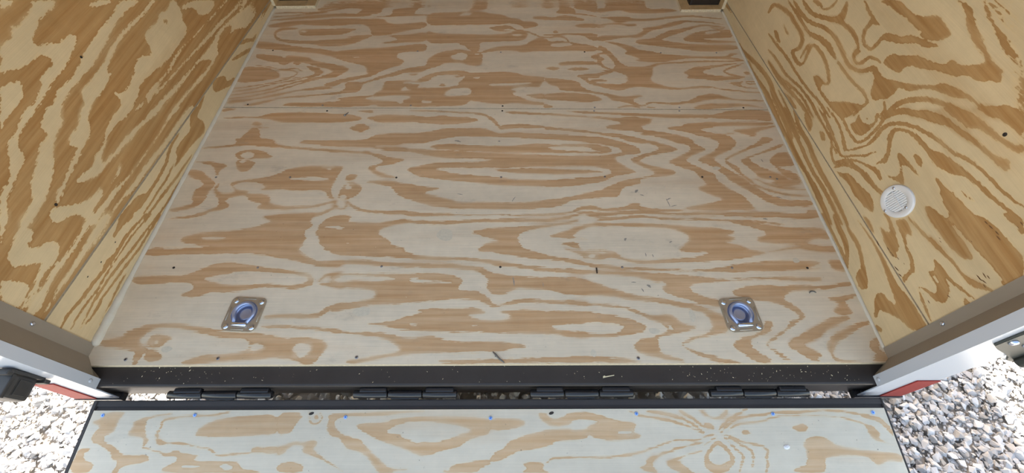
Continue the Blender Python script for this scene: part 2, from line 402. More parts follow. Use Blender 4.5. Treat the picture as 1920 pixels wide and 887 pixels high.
# ------------------------------------------------------------------ figure of the plywood, in millimetres on each sheet
# B = brown late wood, W = pale early wood; floor and ramp: across, along; walls: along, up
GRAIN = {}
GRAIN['floor'] = '''
B -1198 1883 -1111 1888 -1011 1879 -874 1911 -783 1945 -689 1962 -593 1972 -594 1979 -692 1974 -787 1958 -878 1924 -1015 1891 -1114 1901 -1201 1890
B -1200 1850 -1101 1856 -1009 1870 -918 1893 -920 1900 -1013 1882 -1105 1868 -1203 1856
B -1207 1824 -1098 1843 -985 1867 -868 1883 -771 1878 -673 1868 -671 1860 -741 1848 -862 1853 -953 1838 -1047 1830 -1208 1813
B -986 2012 -897 2015 -844 1997 -913 1975 -977 1976
B -977 1936 -883 1953 -791 1978 -692 1977 -592 1967 -399 2000 -389 1987 -491 1948 -612 1936 -623 1915 -627 1880 -698 1873 -759 1869 -738 1907 -731 1925 -832 1939 -902 1926 -975 1906
B -570 1923 -441 1939 -421 1974 -388 1982 -384 1938 -426 1930 -441 1895 -443 1870 -376 1869 -375 1856 -479 1853 -602 1846 -692 1843 -584 1854 -559 1879
B -1207 1779 -1113 1810 -1034 1818 -921 1821 -877 1837 -713 1829 -605 1834 -574 1792 -525 1775 -369 1802 -363 1745 -461 1719 -523 1696 -570 1677 -644 1678 -647 1725 -690 1777 -774 1778 -842 1767 -1004 1776 -1024 1781 -1107 1757 -1190 1754
B -1040 1751 -1121 1753 -1154 1727 -1144 1671 -1105 1633 -1039 1628 -1042 1641 -1108 1655 -1134 1680 -1139 1709 -1112 1730 -1036 1738
B -1108 1648 -995 1634 -838 1645 -727 1659 -775 1667 -641 1689 -638 1670 -678 1640 -717 1610 -780 1588 -870 1589 -934 1609 -1012 1613 -1068 1621
B -1033 1725 -1009 1740 -929 1736 -791 1744 -719 1737 -757 1714 -780 1691 -915 1681 -1006 1678
W -1017 1719 -1001 1727 -982 1716 -995 1705
B -1223 1638 -1127 1622 -1019 1591 -888 1571 -802 1545 -751 1555 -643 1572 -532 1578 -349 1614 -341 1540 -438 1541 -485 1527 -484 1492 -451 1477 -441 1463 -459 1436 -508 1419 -565 1376 -606 1367 -619 1417 -640 1438 -732 1466 -831 1516 -879 1531 -1016 1547 -1110 1566 -1202 1574 -1213 1608
W -705 1501 -661 1500 -694 1490
B -596 1613 -495 1634 -518 1661 -570 1677 -457 1683 -359 1710 -350 1621 -448 1618 -537 1608
B -1189 1534 -1072 1512 -1033 1497 -1030 1518 -916 1503 -891 1475 -816 1453 -724 1428 -698 1404 -732 1365 -749 1345 -831 1335 -827 1353 -766 1385 -807 1412 -876 1433 -927 1461 -994 1469 -1012 1441 -1045 1448 -1058 1462 -1127 1477 -1178 1499
B -986 1455 -968 1468 -942 1454 -955 1437
B -915 1434 -851 1419 -823 1392 -826 1366 -866 1340 -890 1336 -850 1379 -891 1406
B -1154 1426 -1096 1418 -1046 1394 -1023 1367 -1025 1337 -1126 1338
B -1158 1437 -1090 1424 -1017 1397 -958 1416 -922 1391 -922 1395 -960 1424 -1019 1405 -1091 1432 -1159 1442
B -385 1955 -349 1982 -266 1994 -177 1996 -112 1974 -44 1987 55 1977 251 1966 299 1943 414 1929 434 1868 390 1864 314 1869 345 1912 337 1934 273 1917 225 1940 128 1923 55 1937 45 1968 -24 1982 -92 1965 -191 1980 -289 1977 -335 1942 -383 1934
B -253 1950 -191 1971 -127 1966 -165 1953 -237 1941
B -130 1939 -112 1961 -52 1947 -52 1917 -90 1900 -152 1900
B -378 1882 -233 1884 -172 1896 -80 1891 -31 1873 36 1860 70 1830 122 1821 140 1796 197 1796 224 1767 205 1743 144 1728 140 1756 70 1785 32 1769 -225 1768 -365 1761
W -207 1850 -171 1884 -132 1875 -145 1854
B -42 1742 9 1757 65 1765 88 1725 56 1733 28 1713 84 1713 42 1705 -9 1714
B 69 1754 101 1710 138 1706 183 1686 228 1647 274 1649 275 1656 230 1659 186 1698 140 1719 104 1723 71 1760
B -361 1721 -312 1693 -196 1688 -35 1679 65 1686 97 1713 144 1708 166 1681 156 1646 120 1620 11 1621 -83 1618 -76 1552 -98 1530 -130 1552 -158 1589 -200 1612 -281 1606 -350 1617
W 79 1678 120 1685 138 1673 102 1662
B -76 1530 -23 1566 34 1584 146 1586 183 1627 224 1653 260 1637 371 1614 510 1575 505 1532 410 1540 278 1537 180 1535 127 1528 101 1543 -10 1543 -75 1523
W 255 1634 284 1660 329 1652 341 1625 282 1615
W 276 1600 371 1606 392 1591 351 1573 279 1570
B 275 1644 315 1655 353 1641 369 1611 374 1617 359 1655 316 1672 274 1653
B 243 1672 307 1665 376 1676 468 1678 468 1685 377 1689 308 1678 244 1679
B 295 1703 310 1714 323 1698 303 1685
B 405 1753 453 1773 532 1772 528 1732 436 1737
B 376 1678 523 1688 515 1620 485 1624 444 1670
B 193 1841 255 1845 302 1828 341 1848 389 1852 489 1801 385 1802 197 1812
B 415 1937 446 1959 529 1954 555 1980 542 1867 489 1897 432 1911
B 409 1861 484 1849 538 1830 539 1837 486 1861 410 1868
B 447 1972 464 1999 538 1998 522 1980
B -319 1497 -283 1532 -188 1560 -120 1538 -67 1534 -61 1480 -63 1425 -123 1426 -168 1454 -245 1448 -291 1428 -327 1401 -333 1462
W -223 1503 -177 1531 -132 1517 -147 1467 -204 1475
W -106 1520 -80 1520 -83 1509
B -322 1354 -282 1380 -164 1393 -112 1369 -27 1378 70 1377 125 1350 267 1329 266 1325 -152 1329 -123 1353 -187 1360 -279 1354 -320 1341
B 307 1446 377 1459 497 1454 494 1427 401 1431 314 1422
B 236 1399 271 1419 313 1405 295 1388
B 343 1398 399 1411 458 1400 431 1384 355 1388
B 385 1348 437 1360 486 1357 483 1327 434 1334
B 462 1489 504 1517 498 1461
B 555 1980 668 1983 685 1961 716 1973 830 1981 823 1941 809 1915 860 1902 925 1914 990 1883 876 1863 724 1865 680 1891 641 1891 543 1871 547 1910 602 1922 597 1962
B 538 1829 600 1833 700 1836 726 1815 820 1813 967 1841 1068 1844 1119 1823 1197 1813 1195 1805 1140 1810 1035 1828 953 1820 797 1789 704 1794 654 1774 619 1791 598 1816
B 530 1748 563 1757 615 1764 647 1760 683 1751 729 1750 731 1757 686 1765 649 1773 617 1778 564 1770 530 1755
B 688 1749 731 1756 732 1767 689 1759
B 528 1731 566 1739 566 1747 528 1740
B 520 1665 657 1664 721 1671 764 1705 759 1729 855 1748 937 1788 1004 1795 1096 1786 1192 1760 1190 1754 1093 1774 1002 1783 938 1747 899 1736 859 1724 800 1705 751 1655 712 1640 673 1652 561 1623 542 1618 515 1620
B 709 1621 742 1632 807 1639 840 1670 908 1712 960 1719 1020 1742 1090 1761 1176 1736 1077 1746 1009 1715 932 1676 891 1654 852 1639 840 1624 874 1612 959 1593 1046 1581 1205 1579 1209 1546 1121 1529 1067 1526 989 1530 949 1545 863 1561 778 1580 705 1595
B 950 1630 979 1660 1053 1702 1207 1712 1209 1689 1203 1635 1059 1637 1060 1622 1215 1612 1215 1597 1094 1595 963 1611
W 1071 1667 1084 1698 1176 1701 1139 1682
B 1119 1727 1152 1732 1194 1725 1162 1718 1122 1724 1121 1719 1160 1708 1200 1732 1155 1742 1119 1732
B 546 1616 604 1608 688 1573 710 1544 770 1533 831 1507 937 1492 1134 1483 1152 1514 1208 1510 1163 1493 1143 1483 1206 1461 1202 1447 1113 1469 933 1474 864 1458 796 1441 738 1448 679 1459 707 1469 676 1494 635 1516 655 1534 637 1559 593 1593
B 1203 1451 1015 1456 910 1450 796 1441 749 1421 749 1414 794 1428 907 1437 1012 1443 1201 1444
B 511 1583 537 1575 575 1524 588 1488 604 1446 629 1415 688 1408 749 1418 786 1431 755 1404 736 1321 482 1323 486 1353 552 1379 489 1386
W 512 1510 547 1510 565 1481 583 1419 567 1396 534 1406 510 1454 528 1461 534 1475 514 1489
W 494 1353 529 1366 573 1379 620 1352 632 1322 491 1323
W 506 1539 532 1535 531 1524 504 1517
W 495 1434 525 1399 557 1386 489 1386
B 892 1366 917 1382 961 1409 1048 1418 1190 1437 1089 1411 997 1382 983 1362 1029 1342 1175 1328 1164 1317 898 1319 920 1343
B 1197 1435 1129 1408 1079 1376 1103 1343 1173 1323 1177 1332 1110 1358 1088 1372 1128 1393 1197 1426
B 1176 1360 1198 1376 1208 1353 1191 1340
B -1220 1430 -1111 1426 -1040 1388 -1021 1355 -1058 1336 -1099 1320 -1208 1308 -1212 1370
B -1206 1268 -1093 1288 -995 1325 -917 1345 -919 1349 -998 1332 -1095 1295 -1208 1272
B -1203 1246 -1116 1259 -1030 1300 -951 1318 -856 1356 -821 1384 -823 1388 -859 1364 -955 1326 -1033 1307 -1120 1267 -1205 1250
B -1202 1221 -1055 1248 -994 1279 -870 1329 -791 1347 -709 1399 -711 1405 -795 1358 -874 1339 -999 1289 -1060 1258 -1204 1227
B -1206 1197 -1124 1207 -1027 1236 -940 1279 -886 1310 -829 1331 -831 1336 -890 1319 -944 1288 -1031 1245 -1127 1215 -1208 1202
B -1028 1405 -974 1396 -938 1380 -962 1352 -1009 1341 -1007 1336 -958 1343 -932 1380 -976 1405 -1029 1411
B -948 1246 -856 1270 -794 1285 -735 1266 -812 1257 -892 1252 -949 1234 -1003 1210 -1080 1196 -1115 1181 -1201 1161 -1206 1188 -1081 1199 -1024 1225
B -803 1289 -763 1317 -666 1352 -577 1370 -574 1354 -641 1332 -715 1307 -746 1275
B -1130 1152 -1087 1169 -1014 1192 -986 1192 -1031 1168 -1081 1151
B -986 1195 -920 1204 -801 1215 -723 1230 -683 1235 -685 1240 -726 1240 -804 1225 -923 1214 -988 1201
B -697 1300 -680 1316 -624 1306 -570 1331 -568 1318 -617 1293 -613 1274 -627 1237 -691 1232 -761 1217 -725 1238 -692 1256 -689 1281
B -953 1162 -892 1173 -810 1169 -711 1175 -690 1189 -716 1195 -638 1210 -551 1218 -549 1209 -595 1197 -545 1182 -537 1141 -928 1144
B -1208 1138 -1139 1134 -1175 1123 -1202 1109
B -1027 1082 -980 1107 -895 1112 -775 1105 -670 1096 -614 1090 -567 1070 -598 1051 -659 1043 -876 1043 -927 1048 -980 1067 -1080 1077 -1118 1071 -1198 1078 -1123 1085
B -1049 1040 -1034 1054 -998 1037 -1023 1021
B -1005 1013 -967 1012 -968 1017 -1007 1018
B -1087 950 -1062 952 -1051 989 -1036 1013 -1008 1010 -994 983 -986 952 -922 941 -909 922 -1066 923 -1079 937
B -621 1011 -569 1039 -522 1012 -555 983 -594 991
B -556 1072 -527 1083 -522 1053
B -805 924 -771 937 -657 931 -524 938 -507 964 -499 919 -804 921
B -603 1115 -534 1120 -531 1103 -586 1107
B -590 1445 -452 1443 -508 1417 -554 1383 -575 1357
B -572 1338 -513 1363 -446 1402 -330 1435 -257 1441 -265 1428 -326 1401 -349 1378 -426 1379 -457 1359 -522 1340 -568 1318
B -407 1366 -365 1368 -376 1355 -402 1359
B -514 1318 -402 1323 -367 1313 -338 1348 -281 1374 -198 1390 -155 1386 -111 1369 15 1375 100 1374 142 1344 233 1337 232 1311 215 1279 206 1264 149 1271 99 1265 75 1249 107 1237 75 1219 139 1191 155 1173 226 1164 225 1143 154 1152 99 1159 39 1153 -9 1157 -82 1172 -110 1181 -124 1149 -180 1144 -418 1140 -537 1141 -553 1230 -519 1249 -516 1280
W -432 1301 -400 1310 -345 1303 -301 1322 -295 1342 -255 1361 -132 1360 -151 1321 -166 1302 -169 1277 -271 1265 -341 1266 -358 1269 -343 1288 -381 1294
W -430 1254 -413 1279 -399 1257 -384 1252 -420 1245
W -216 1252 -164 1267 -114 1264 -101 1239 -108 1217 -160 1209 -229 1208
W -549 1206 -441 1217 -383 1211 -381 1196 -412 1181 -406 1166 -421 1160 -435 1175 -520 1179 -546 1188
W -33 1288 17 1294 58 1297 178 1299 149 1289 99 1280 -24 1276
W -102 1340 -68 1343 -72 1327 -93 1327
B -186 1350 -136 1360 -152 1347 -181 1337
B -264 1277 -241 1299 -222 1277
W -334 1174 -319 1183 -270 1174 -300 1156
B 139 1215 180 1221 228 1224 226 1184 195 1188
B -371 1114 -256 1108 -137 1095 -67 1092 -28 1075 8 1049 10 1053 -26 1084 -66 1101 -137 1105 -257 1117 -371 1119
B -29 1075 0 1038 26 1004 32 1011 10 1053 -25 1084
B -527 1081 -489 1090 -431 1091 -332 1082 -284 1076 -230 1084 -175 1075 -104 1072 -57 1052 -103 1038 -153 1033 -233 1028 -288 1037 -335 1043 -389 1041 -443 1041 -509 1044 -522 1055
B -507 969 -433 974 -319 975 -263 986 -231 1001 -131 1003 -36 1005 14 975 33 965 82 980 165 966 217 969 216 948 135 951 33 952 -54 960 -99 958 -181 959 -226 946 -269 931 -290 917 -499 919
B 21 1010 59 1023 98 1031 219 1019 219 1001 97 1004 33 994
B 51 1107 137 1103 223 1097 222 1080 137 1089 59 1096
B 233 1330 258 1327 328 1323 398 1303 402 1265 441 1240 488 1227 535 1215 589 1196 656 1211 683 1201 628 1184 628 1160 664 1136 701 1165 743 1159 810 1153 881 1170 937 1205 1004 1217 996 1187 929 1169 881 1152 807 1141 753 1147 711 1156 680 1139 651 1131 621 1143 585 1163 537 1167 510 1203 479 1218 391 1234 298 1241 304 1266 251 1285
B 228 1220 310 1229 439 1219 484 1188 490 1173 405 1162 286 1175 226 1181
B 381 1348 470 1357 531 1380 575 1393 555 1370 493 1341 434 1335 440 1309 479 1293 536 1283 611 1288 638 1333 646 1412 753 1411 726 1306 766 1281 823 1258 884 1256 928 1267 1016 1263 1014 1255 925 1253 866 1245 801 1246 721 1256 661 1266 619 1257 580 1241 539 1245 485 1271 445 1284 427 1309 408 1329
B 444 1312 491 1321 531 1311 505 1302 456 1302
B 225 1158 275 1128 224 1126
B 552 1123 580 1129 619 1131 649 1119 651 1125 622 1142 581 1140 552 1129
B 674 1128 726 1130 712 1120
B 885 1117 920 1134 986 1148 978 1116
B 302 1111 458 1101 575 1094 690 1085 969 1080 963 1057 763 1059 649 1071 573 1080 457 1089 379 1093
B 223 1097 300 1088 416 1073 470 1070 554 1061 595 1071 693 1057 682 1040 676 1024 636 1013 639 987 709 975 773 959 828 938 844 909 770 909 744 928 668 960 597 984 544 987 485 998 487 1015 553 1025 540 1041 491 1053 438 1062 358 1071 222 1083
B 219 1011 314 997 389 988 459 972 537 961 612 940 643 921 696 910 585 910 534 943 458 962 384 975 294 989 218 992
B 217 966 330 960 456 946 499 930 548 911 422 912 365 931 291 939 216 943
B 732 998 810 1007 828 1023 956 1030 948 1000 870 987 938 963 933 942 869 953 801 983
B 1081 1290 1140 1293 1155 1302 1157 1296 1134 1274 1154 1258 1209 1252 1207 1246 1141 1255 1106 1274
B 1009 1251 1074 1236 1151 1220 1211 1219 1213 1223 1154 1229 1077 1245 1011 1256
B 1216 1298 1175 1303 1164 1284 1183 1274 1213 1278 1215 1282 1186 1282 1169 1289 1174 1295 1214 1293
B 892 1331 952 1337 991 1326 1081 1319 1166 1325 1077 1306 1031 1304 988 1314
B 936 1199 1008 1214 1047 1195 1089 1174 1212 1170 1207 1155 1134 1165 1057 1174 991 1181 936 1169 894 1158 879 1161 914 1175
B 894 1123 929 1140 991 1148 1121 1147 1207 1117 1161 1124 1105 1133 1023 1122 982 1114 899 1114
B 969 1080 1021 1099 1078 1107 1211 1106 1207 1058 1203 1036 1165 1036 1156 1045 986 1054 948 1060 910 1061
B 814 1012 879 1028 957 1033 1171 1031 1207 1025 1191 1012 1050 1010 897 1006 869 987 942 960 988 952 974 926 947 908 943 922 905 948 836 972 735 996
B 1020 984 1066 989 1202 1009 1211 1003 1114 972 1112 951 1088 946 1038 968
B 991 963 1017 961 1019 966 993 968
B -1209 891 -1116 898 -1054 910 -964 906 -872 895 -711 876 -588 865 -510 860 -511 867 -590 878 -714 888 -875 908 -967 918 -1059 923 -1122 910 -1212 898
B -1082 924 -1062 947 -1055 979 -992 978 -994 947 -924 943 -938 931 -898 912 -874 904 -959 908 -1051 916
B -534 875 -477 860 -418 839 -346 828 -397 802 -449 794 -474 780 -444 759 -370 731 -401 728 -457 742 -495 777 -497 791 -456 801 -437 819 -485 845
B -806 922 -794 938 -725 933 -658 937 -523 936 -505 963 -372 974 -364 911 -485 908 -493 893 -706 903 -732 914
B -494 897 -361 892 -359 874 -481 886
B -1059 860 -1039 882 -985 886 -937 874 -888 841 -964 837 -989 830 -1041 838
W -1036 856 -1024 871 -986 871 -973 849 -996 834 -1025 842
B -1042 820 -1028 834 -993 827 -957 816 -966 777 -993 763 -1019 777
W -1028 816 -1016 831 -997 823 -1008 807
B -1214 821 -1132 821 -1083 806 -1065 799 -1087 771 -1087 743 -1108 771 -1124 799 -1173 814
B -1214 782 -1155 768 -1116 736 -1078 705 -1093 663 -1091 618 -1120 587 -1179 572 -1217 578 -1155 599 -1128 608 -1145 637 -1150 676 -1119 702 -1148 723 -1218 751
B -1026 705 -990 722 -899 735 -855 748 -812 783 -735 796 -589 795 -607 753 -612 726 -624 666 -594 624 -622 634 -633 660 -666 670 -754 667 -808 677 -879 671 -896 674 -874 687 -901 708 -966 715 -1013 698 -983 672 -940 668 -936 655 -857 651 -838 622 -840 610 -784 594 -683 593 -598 618 -587 615 -656 587 -755 578 -840 579 -882 585 -865 610 -913 617 -944 649 -1001 636 -1015 617 -983 598 -1001 580 -1057 568 -1061 553 -1130 538 -1214 538 -1138 547 -1086 565 -1060 577 -1023 598 -1047 637 -1070 669 -1050 656 -989 659 -997 682
B -1069 704 -1077 676 -1050 654 -1049 658 -1068 676 -1064 700
W -797 731 -730 737 -678 740 -632 723 -673 716 -779 720
W -683 782 -641 785 -643 771
B -581 729 -564 750 -531 746 -537 722 -557 715 -568 719
B -588 640 -581 679 -561 712 -523 702 -498 682 -512 646 -539 627 -573 621
W -570 689 -560 705 -539 679 -558 672
W -581 634 -569 650 -546 637 -564 624
B -585 596 -628 566 -675 561 -774 558 -841 549 -838 541 -769 544 -671 546 -621 552 -580 589
B -548 611 -499 570 -425 557 -317 559 -318 567 -427 571 -498 584 -545 618
B -594 615 -591 594 -569 576 -542 579 -543 607 -547 609 -548 587 -570 584 -585 598 -590 615
B -841 548 -748 554 -654 556 -665 523 -646 505 -678 477 -657 454 -664 426 -670 395 -1199 397 -1101 412 -970 416 -1045 425 -1108 439 -1110 456 -1042 479 -900 489 -812 518 -805 530 -828 539
W -1038 456 -987 461 -946 455 -962 447 -1030 447
B -627 505 -605 541 -549 556 -512 546 -527 522 -487 519 -398 516 -313 533 -312 521 -377 504 -411 475 -367 441 -345 418 -297 407 -295 393 -576 394 -601 420 -614 453 -633 473 -624 494
W -606 499 -563 505 -527 496 -540 488 -585 493
W -516 433 -499 433 -502 425
B -463 974 218 969 330 952 464 944 550 916 610 881 605 852 567 848 506 838 497 816 555 766 579 752 503 739 470 726 436 706 309 683 237 680 102 688 29 688 -54 705 -186 720 -266 730 -299 744 -346 776 -283 793 -231 811 -59 809 11 823 -38 827 -195 832 -279 851 -336 870 -448 878 -449 889 -283 884 -265 877 -138 872 49 856 267 843 452 842 530 856 533 878 492 897 383 921 261 934 161 942 48 951 -65 959 -194 953 -270 918 -454 916
B -268 899 -219 910 -141 910 -29 901 76 900 188 911 271 903 327 910 415 906 480 890 494 871 475 853 323 858 213 858 104 863 -61 871 -227 880
W 214 888 292 895 402 891 417 872 454 862 400 864 296 869
W -239 777 -132 781 -4 781 114 783 264 786 403 786 465 770 481 749 439 733 354 726 244 714 102 718 29 729 -56 743 -141 750 -195 764
B -4 774 103 775 210 777 284 768 421 764 452 753 399 748 282 747 198 744 50 756
B -505 712 -401 718 -314 694 -188 676 -243 664 -257 651 -153 624 -121 608 -40 611 51 604 152 607 244 622 326 634 358 650 431 666 476 692 520 712 583 718 578 691 505 679 488 627 406 627 304 615 262 587 151 573 31 576 -119 577 -200 587 -278 609 -359 645 -385 684 -418 694
B -397 564 -329 572 -297 563 -197 558 -117 553 51 549 200 551 300 560 342 587 382 593 420 571 501 577 529 601 563 601 560 579 449 565 351 575 299 553 200 545 51 546 -97 550 -245 543 -310 545 -321 557 -396 555
B 324 553 363 553 447 544 557 558 557 564 448 555 365 565 324 560
B -386 500 -325 517 -242 511 -168 507 -56 516 101 518 199 517 273 526 339 549 338 557 272 540 199 531 101 532 -57 530 -169 521 -243 525 -328 531 -389 508
B 338 548 376 540 444 524 553 538 554 542 445 533 378 548 339 553
B -74 473 -16 490 52 493 149 501 272 512 332 535 321 514 246 500 163 486 105 469 100 438 127 390 -22 391 -42 400 -5 430 38 436 -25 456
B 205 455 254 468 314 497 374 511 442 508 548 507 547 499 441 499 373 500 322 477 291 448 367 440 281 443
B 247 424 313 429 325 398 288 410
B -380 458 -352 430 -351 393 -370 393
B 443 967 511 967 555 959 672 919 734 896 773 874 715 855 647 844 588 816 627 790 718 765 735 744 701 734 600 725 517 695 463 679 431 672 485 689 562 718 639 738 647 755 594 787 561 812 569 830 627 852 697 877 649 919 596 931 487 955
B 590 966 669 966 756 949 818 925 864 887 882 871 833 850 784 821 790 803 835 768 882 743 880 716 895 692 923 663 964 630 978 592 994 564 846 565 747 569 720 578 803 593 889 615 839 637 791 670 842 690 819 723 810 751 753 779 704 804 753 832 815 865 816 895 753 934 710 946
B 838 964 984 963 1021 916 994 879 905 831 896 817 932 771 966 743 990 715 1019 675 1057 636 1119 610 1210 610 1208 579 1100 582 1049 595 1012 636 959 682 930 709 910 750 877 785 829 810 845 828 913 864 947 909 931 932 890 948
B 973 842 1102 908 1136 946 1176 930 1160 915 1071 878 970 831 942 809 987 777 987 743 1016 715 1022 685 977 743 931 810
B 1020 682 1071 650 1140 627 1212 629 1214 635 1145 638 1077 660 1024 688
B 998 816 1083 848 1201 907 1207 892 1130 859 1064 838 1037 820 1063 784 1099 762 1142 735 1169 707 1208 687 1132 674 1087 695 1112 708 1049 722 1042 749 1012 791
B 1030 713 1080 677 1127 663 1208 658 1210 663 1131 673 1085 686 1033 717
B 1114 808 1154 848 1208 862 1212 797 1209 776 1142 780 1153 766 1207 741 1208 687 1150 728 1128 787
B 399 562 474 565 535 577 597 564 716 563 718 569 600 576 537 589 474 577 399 568
B 397 544 497 553 571 555 643 546 791 544 869 541 1037 543 1096 543 1098 549 1041 555 872 553 794 555 646 557 573 567 498 564 397 550
B 862 550 1103 549 1167 548 1183 566 1217 563 1224 530 1119 525 1014 534 868 538
B 394 521 493 530 558 539 629 523 737 523 857 516 977 509 1071 499 1073 504 980 518 860 524 739 531 631 532 560 547 494 539 394 525
B 392 508 539 507 660 504 730 492 826 488 862 479 887 468 845 454 881 445 857 429 838 426 898 406 873 386 659 387 682 407 719 446 696 469 661 486 537 496 391 499
B 862 517 976 505 1114 484 1211 486 1218 432 1165 441 1119 422 1155 405 1223 410 1217 384 1105 394 1103 416 969 422 946 439 1000 461 969 484
B -1223 419 -723 417 -674 411 -648 384 -595 357 -512 356 -507 333 -580 333 -620 346 -699 365 -784 382 -857 390 -950 388 -1090 386 -1215 381
W -1161 408 -1128 419 -1009 418 -1053 410
W -674 411 -652 416 -581 416 -586 399 -550 383 -517 380 -515 369 -605 362 -639 383
B -1208 298 -1147 305 -1032 302 -977 335 -916 358 -842 347 -744 329 -630 315 -599 300 -584 275 -606 258 -649 250 -724 261 -788 254 -829 242 -917 240 -953 228 -985 221 -1026 233 -987 247 -986 267 -1019 282 -1105 272 -1162 268 -1205 283
W -973 292 -897 306 -869 319 -787 319 -693 310 -627 303 -602 285 -635 265 -690 268 -745 271 -815 266 -888 269 -932 279
B -569 277 -551 297 -501 309 -504 315 -558 308 -574 282
B -569 270 -528 262 -491 255 -491 260 -528 272 -570 275
B -1208 80 -1141 88 -1141 105 -1088 127 -1044 134 -974 131 -892 117 -801 100 -699 97 -628 82 -570 86 -519 81 -489 60 -500 35 -524 0 -548 0 -584 15 -636 23 -690 16 -786 12 -888 1 -931 8 -875 31 -817 28 -739 40 -729 61 -753 82 -812 82 -884 96 -969 118 -1037 118 -1067 109 -1086 79 -1070 62 -1041 54 -1054 29 -1058 2 -1070 2 -1077 42 -1114 50 -1197 59
W -599 52 -582 69 -539 60 -541 35 -565 17 -581 31
W -731 65 -689 65 -684 48 -723 40
B -1055 71 -1051 94 -1028 98 -980 85 -999 70 -1008 54 -1035 50
W -1037 73 -1028 79 -1017 68 -1024 62
B -1046 29 -1039 50 -1003 41 -985 25 -994 13 -1035 13
B -715 148 -673 150 -543 147 -519 168 -502 181 -475 184 -477 192 -509 195 -529 180 -548 161 -677 164 -718 156
B -721 126 -657 125 -596 121 -510 116 -460 111 -457 98 -530 109 -638 116 -710 117
B -563 416 -345 415 -304 393 -256 381 -189 370 -133 370 -17 362 53 353 145 332 335 316 334 305 190 311 122 327 67 330 30 333 -16 351 -132 360 -272 363 -367 374 -555 380
B -547 346 -454 344 -361 336 -268 330 -130 327 -39 316 7 302 9 312 -37 334 -131 345 -270 349 -363 354 -457 363 -549 356
B -38 323 8 310 53 302 144 291 234 291 332 285 326 227 274 224 231 237 205 246 143 247 98 252 54 228 19 226 -9 257 4 282 -19 302
B -51 405 -4 410 100 412 174 385 239 368 338 347 337 336 266 355 146 363 53 380 -4 396
B -538 307 -402 309 -283 306 -192 311 -128 303 -82 282 -98 258 -97 243 -35 240 -8 228 10 209 28 190 54 195 89 209 142 213 229 206 324 201 322 189 228 196 120 199 72 195 24 181 -7 195 -33 209 -95 214 -139 210 -208 205 -294 196 -390 194 -506 165 -513 197 -384 211 -374 225 -371 237 -391 249 -481 255 -528 262 -531 275
W -524 284 -492 304 -423 299 -317 291 -316 283 -387 276 -442 284 -504 274
W -267 288 -245 293 -230 281 -144 278 -117 275 -134 268 -188 270 -261 273
W 6 209 32 214 54 209 37 195 15 195
B -395 129 -315 133 -262 153 -204 164 -231 173 -180 182 -119 177 -32 181 -1 163 -53 159 -61 150 4 136 76 144 72 158 33 167 98 176 184 169 320 166 316 126 245 126 198 122 223 104 314 99 312 82 222 91 97 96 -71 101 -197 101 -282 111 -313 119
W -246 128 -216 123 -242 123
W -47 123 -26 122 -47 119
B -493 111 -407 102 -323 100 -253 80 -195 86 -162 86 -132 76 -77 67 14 71 96 60 129 53 76 43 -67 34 -149 36 -246 32 -310 20 -369 10 -407 0 -430 11 -351 22 -279 34 -261 47 -302 76 -363 89 -491 103
B -154 10 -66 13 56 15 177 20 306 20 305 4 96 3 -105 1
B 268 406 296 395 328 389 352 397 408 397 444 386 469 362 541 351 617 361 729 366 782 392 736 395 643 401 889 408 922 394 975 383 913 365 818 352 724 347 632 345 548 340 485 348 433 367 376 357 335 362 322 378 268 400
W 345 373 360 384 373 378 367 365 349 365
W 379 386 408 394 430 386 397 381
B 265 363 311 355 356 341 383 339 455 330 582 322 672 316 763 319 860 339 955 349 1057 353 1146 348 1133 314 1033 312 919 310 851 308 716 311 580 314 445 320 354 328 305 342 264 350
B 263 324 353 315 534 309 623 301 711 291 797 278 889 285 980 290 1068 284 1122 286 1116 271 1020 274 932 280 815 275 728 268 668 259 679 230 727 213 760 206 757 178 712 187 672 201 606 221 576 247 598 264 581 272 567 267 530 284 464 295 352 303 262 311
B 260 293 319 288 383 260 446 236 501 219 561 214 624 199 686 187 720 169 763 150 761 98 713 89 660 77 616 64 601 54 634 39 687 23 792 -5 720 -4 647 23 597 56 627 77 697 94 716 120 703 151 689 164 641 178 558 197 473 207 400 222 335 224 256 229
B 254 208 310 196 384 193 444 186 492 165 524 154 585 156 607 140 620 124 669 115 623 98 554 88 531 77 531 52 535 31 603 7 594 3 524 15 463 36 453 52 468 71 511 81 573 98 561 125 522 138 491 156 447 177 383 186 254 194
W 569 122 586 120 590 100 574 103
B 252 169 338 166 438 147 494 125 508 112 480 94 370 80 246 87 247 100 347 93 414 95 438 116 409 125 355 130 249 130
B 241 18 323 22 419 15 481 3 240 4
B 802 232 834 248 890 258 969 255 1110 257 1105 242 1007 238 974 219 969 205 1006 177 1018 149 994 132 931 97 888 67 859 55 893 34 931 3 901 10 859 55 883 76 954 114 960 132 997 140 996 158 947 191 878 205 824 215
B 757 53 784 76 865 97 880 132 910 132 890 97 825 76 814 55 828 34 869 10 840 -5 805 10 773 39
B 921 55 978 88 1056 118 1039 75 967 58 1021 29 1016 17 958 34
B 966 386 1005 391 1076 407 1216 406 1224 390 1163 390 1102 401
W 1097 327 1163 342 1175 327 1109 322
B 1167 353 1217 353 1216 306 1171 316
B 1104 240 1101 254 1156 259 1213 269 1221 256 1151 247
B 1106 211 1157 218 1216 225 1217 215 1164 204 1167 181 1174 158 1149 149 1110 158 1122 176 1145 190
B 926 59 1014 97 1061 131 1128 149 1168 144 1096 114 1014 75 959 59 990 34 1012 5 980 5 954 34
B 1051 62 1089 96 1216 137 1215 126 1147 96 1083 62 1061 37 1053 9 1146 1 1058 1 1043 33
B 1182 62 1228 91 1231 79 1202 53 1203 37 1227 20 1218 0 1160 5 1195 29 1176 41
'''
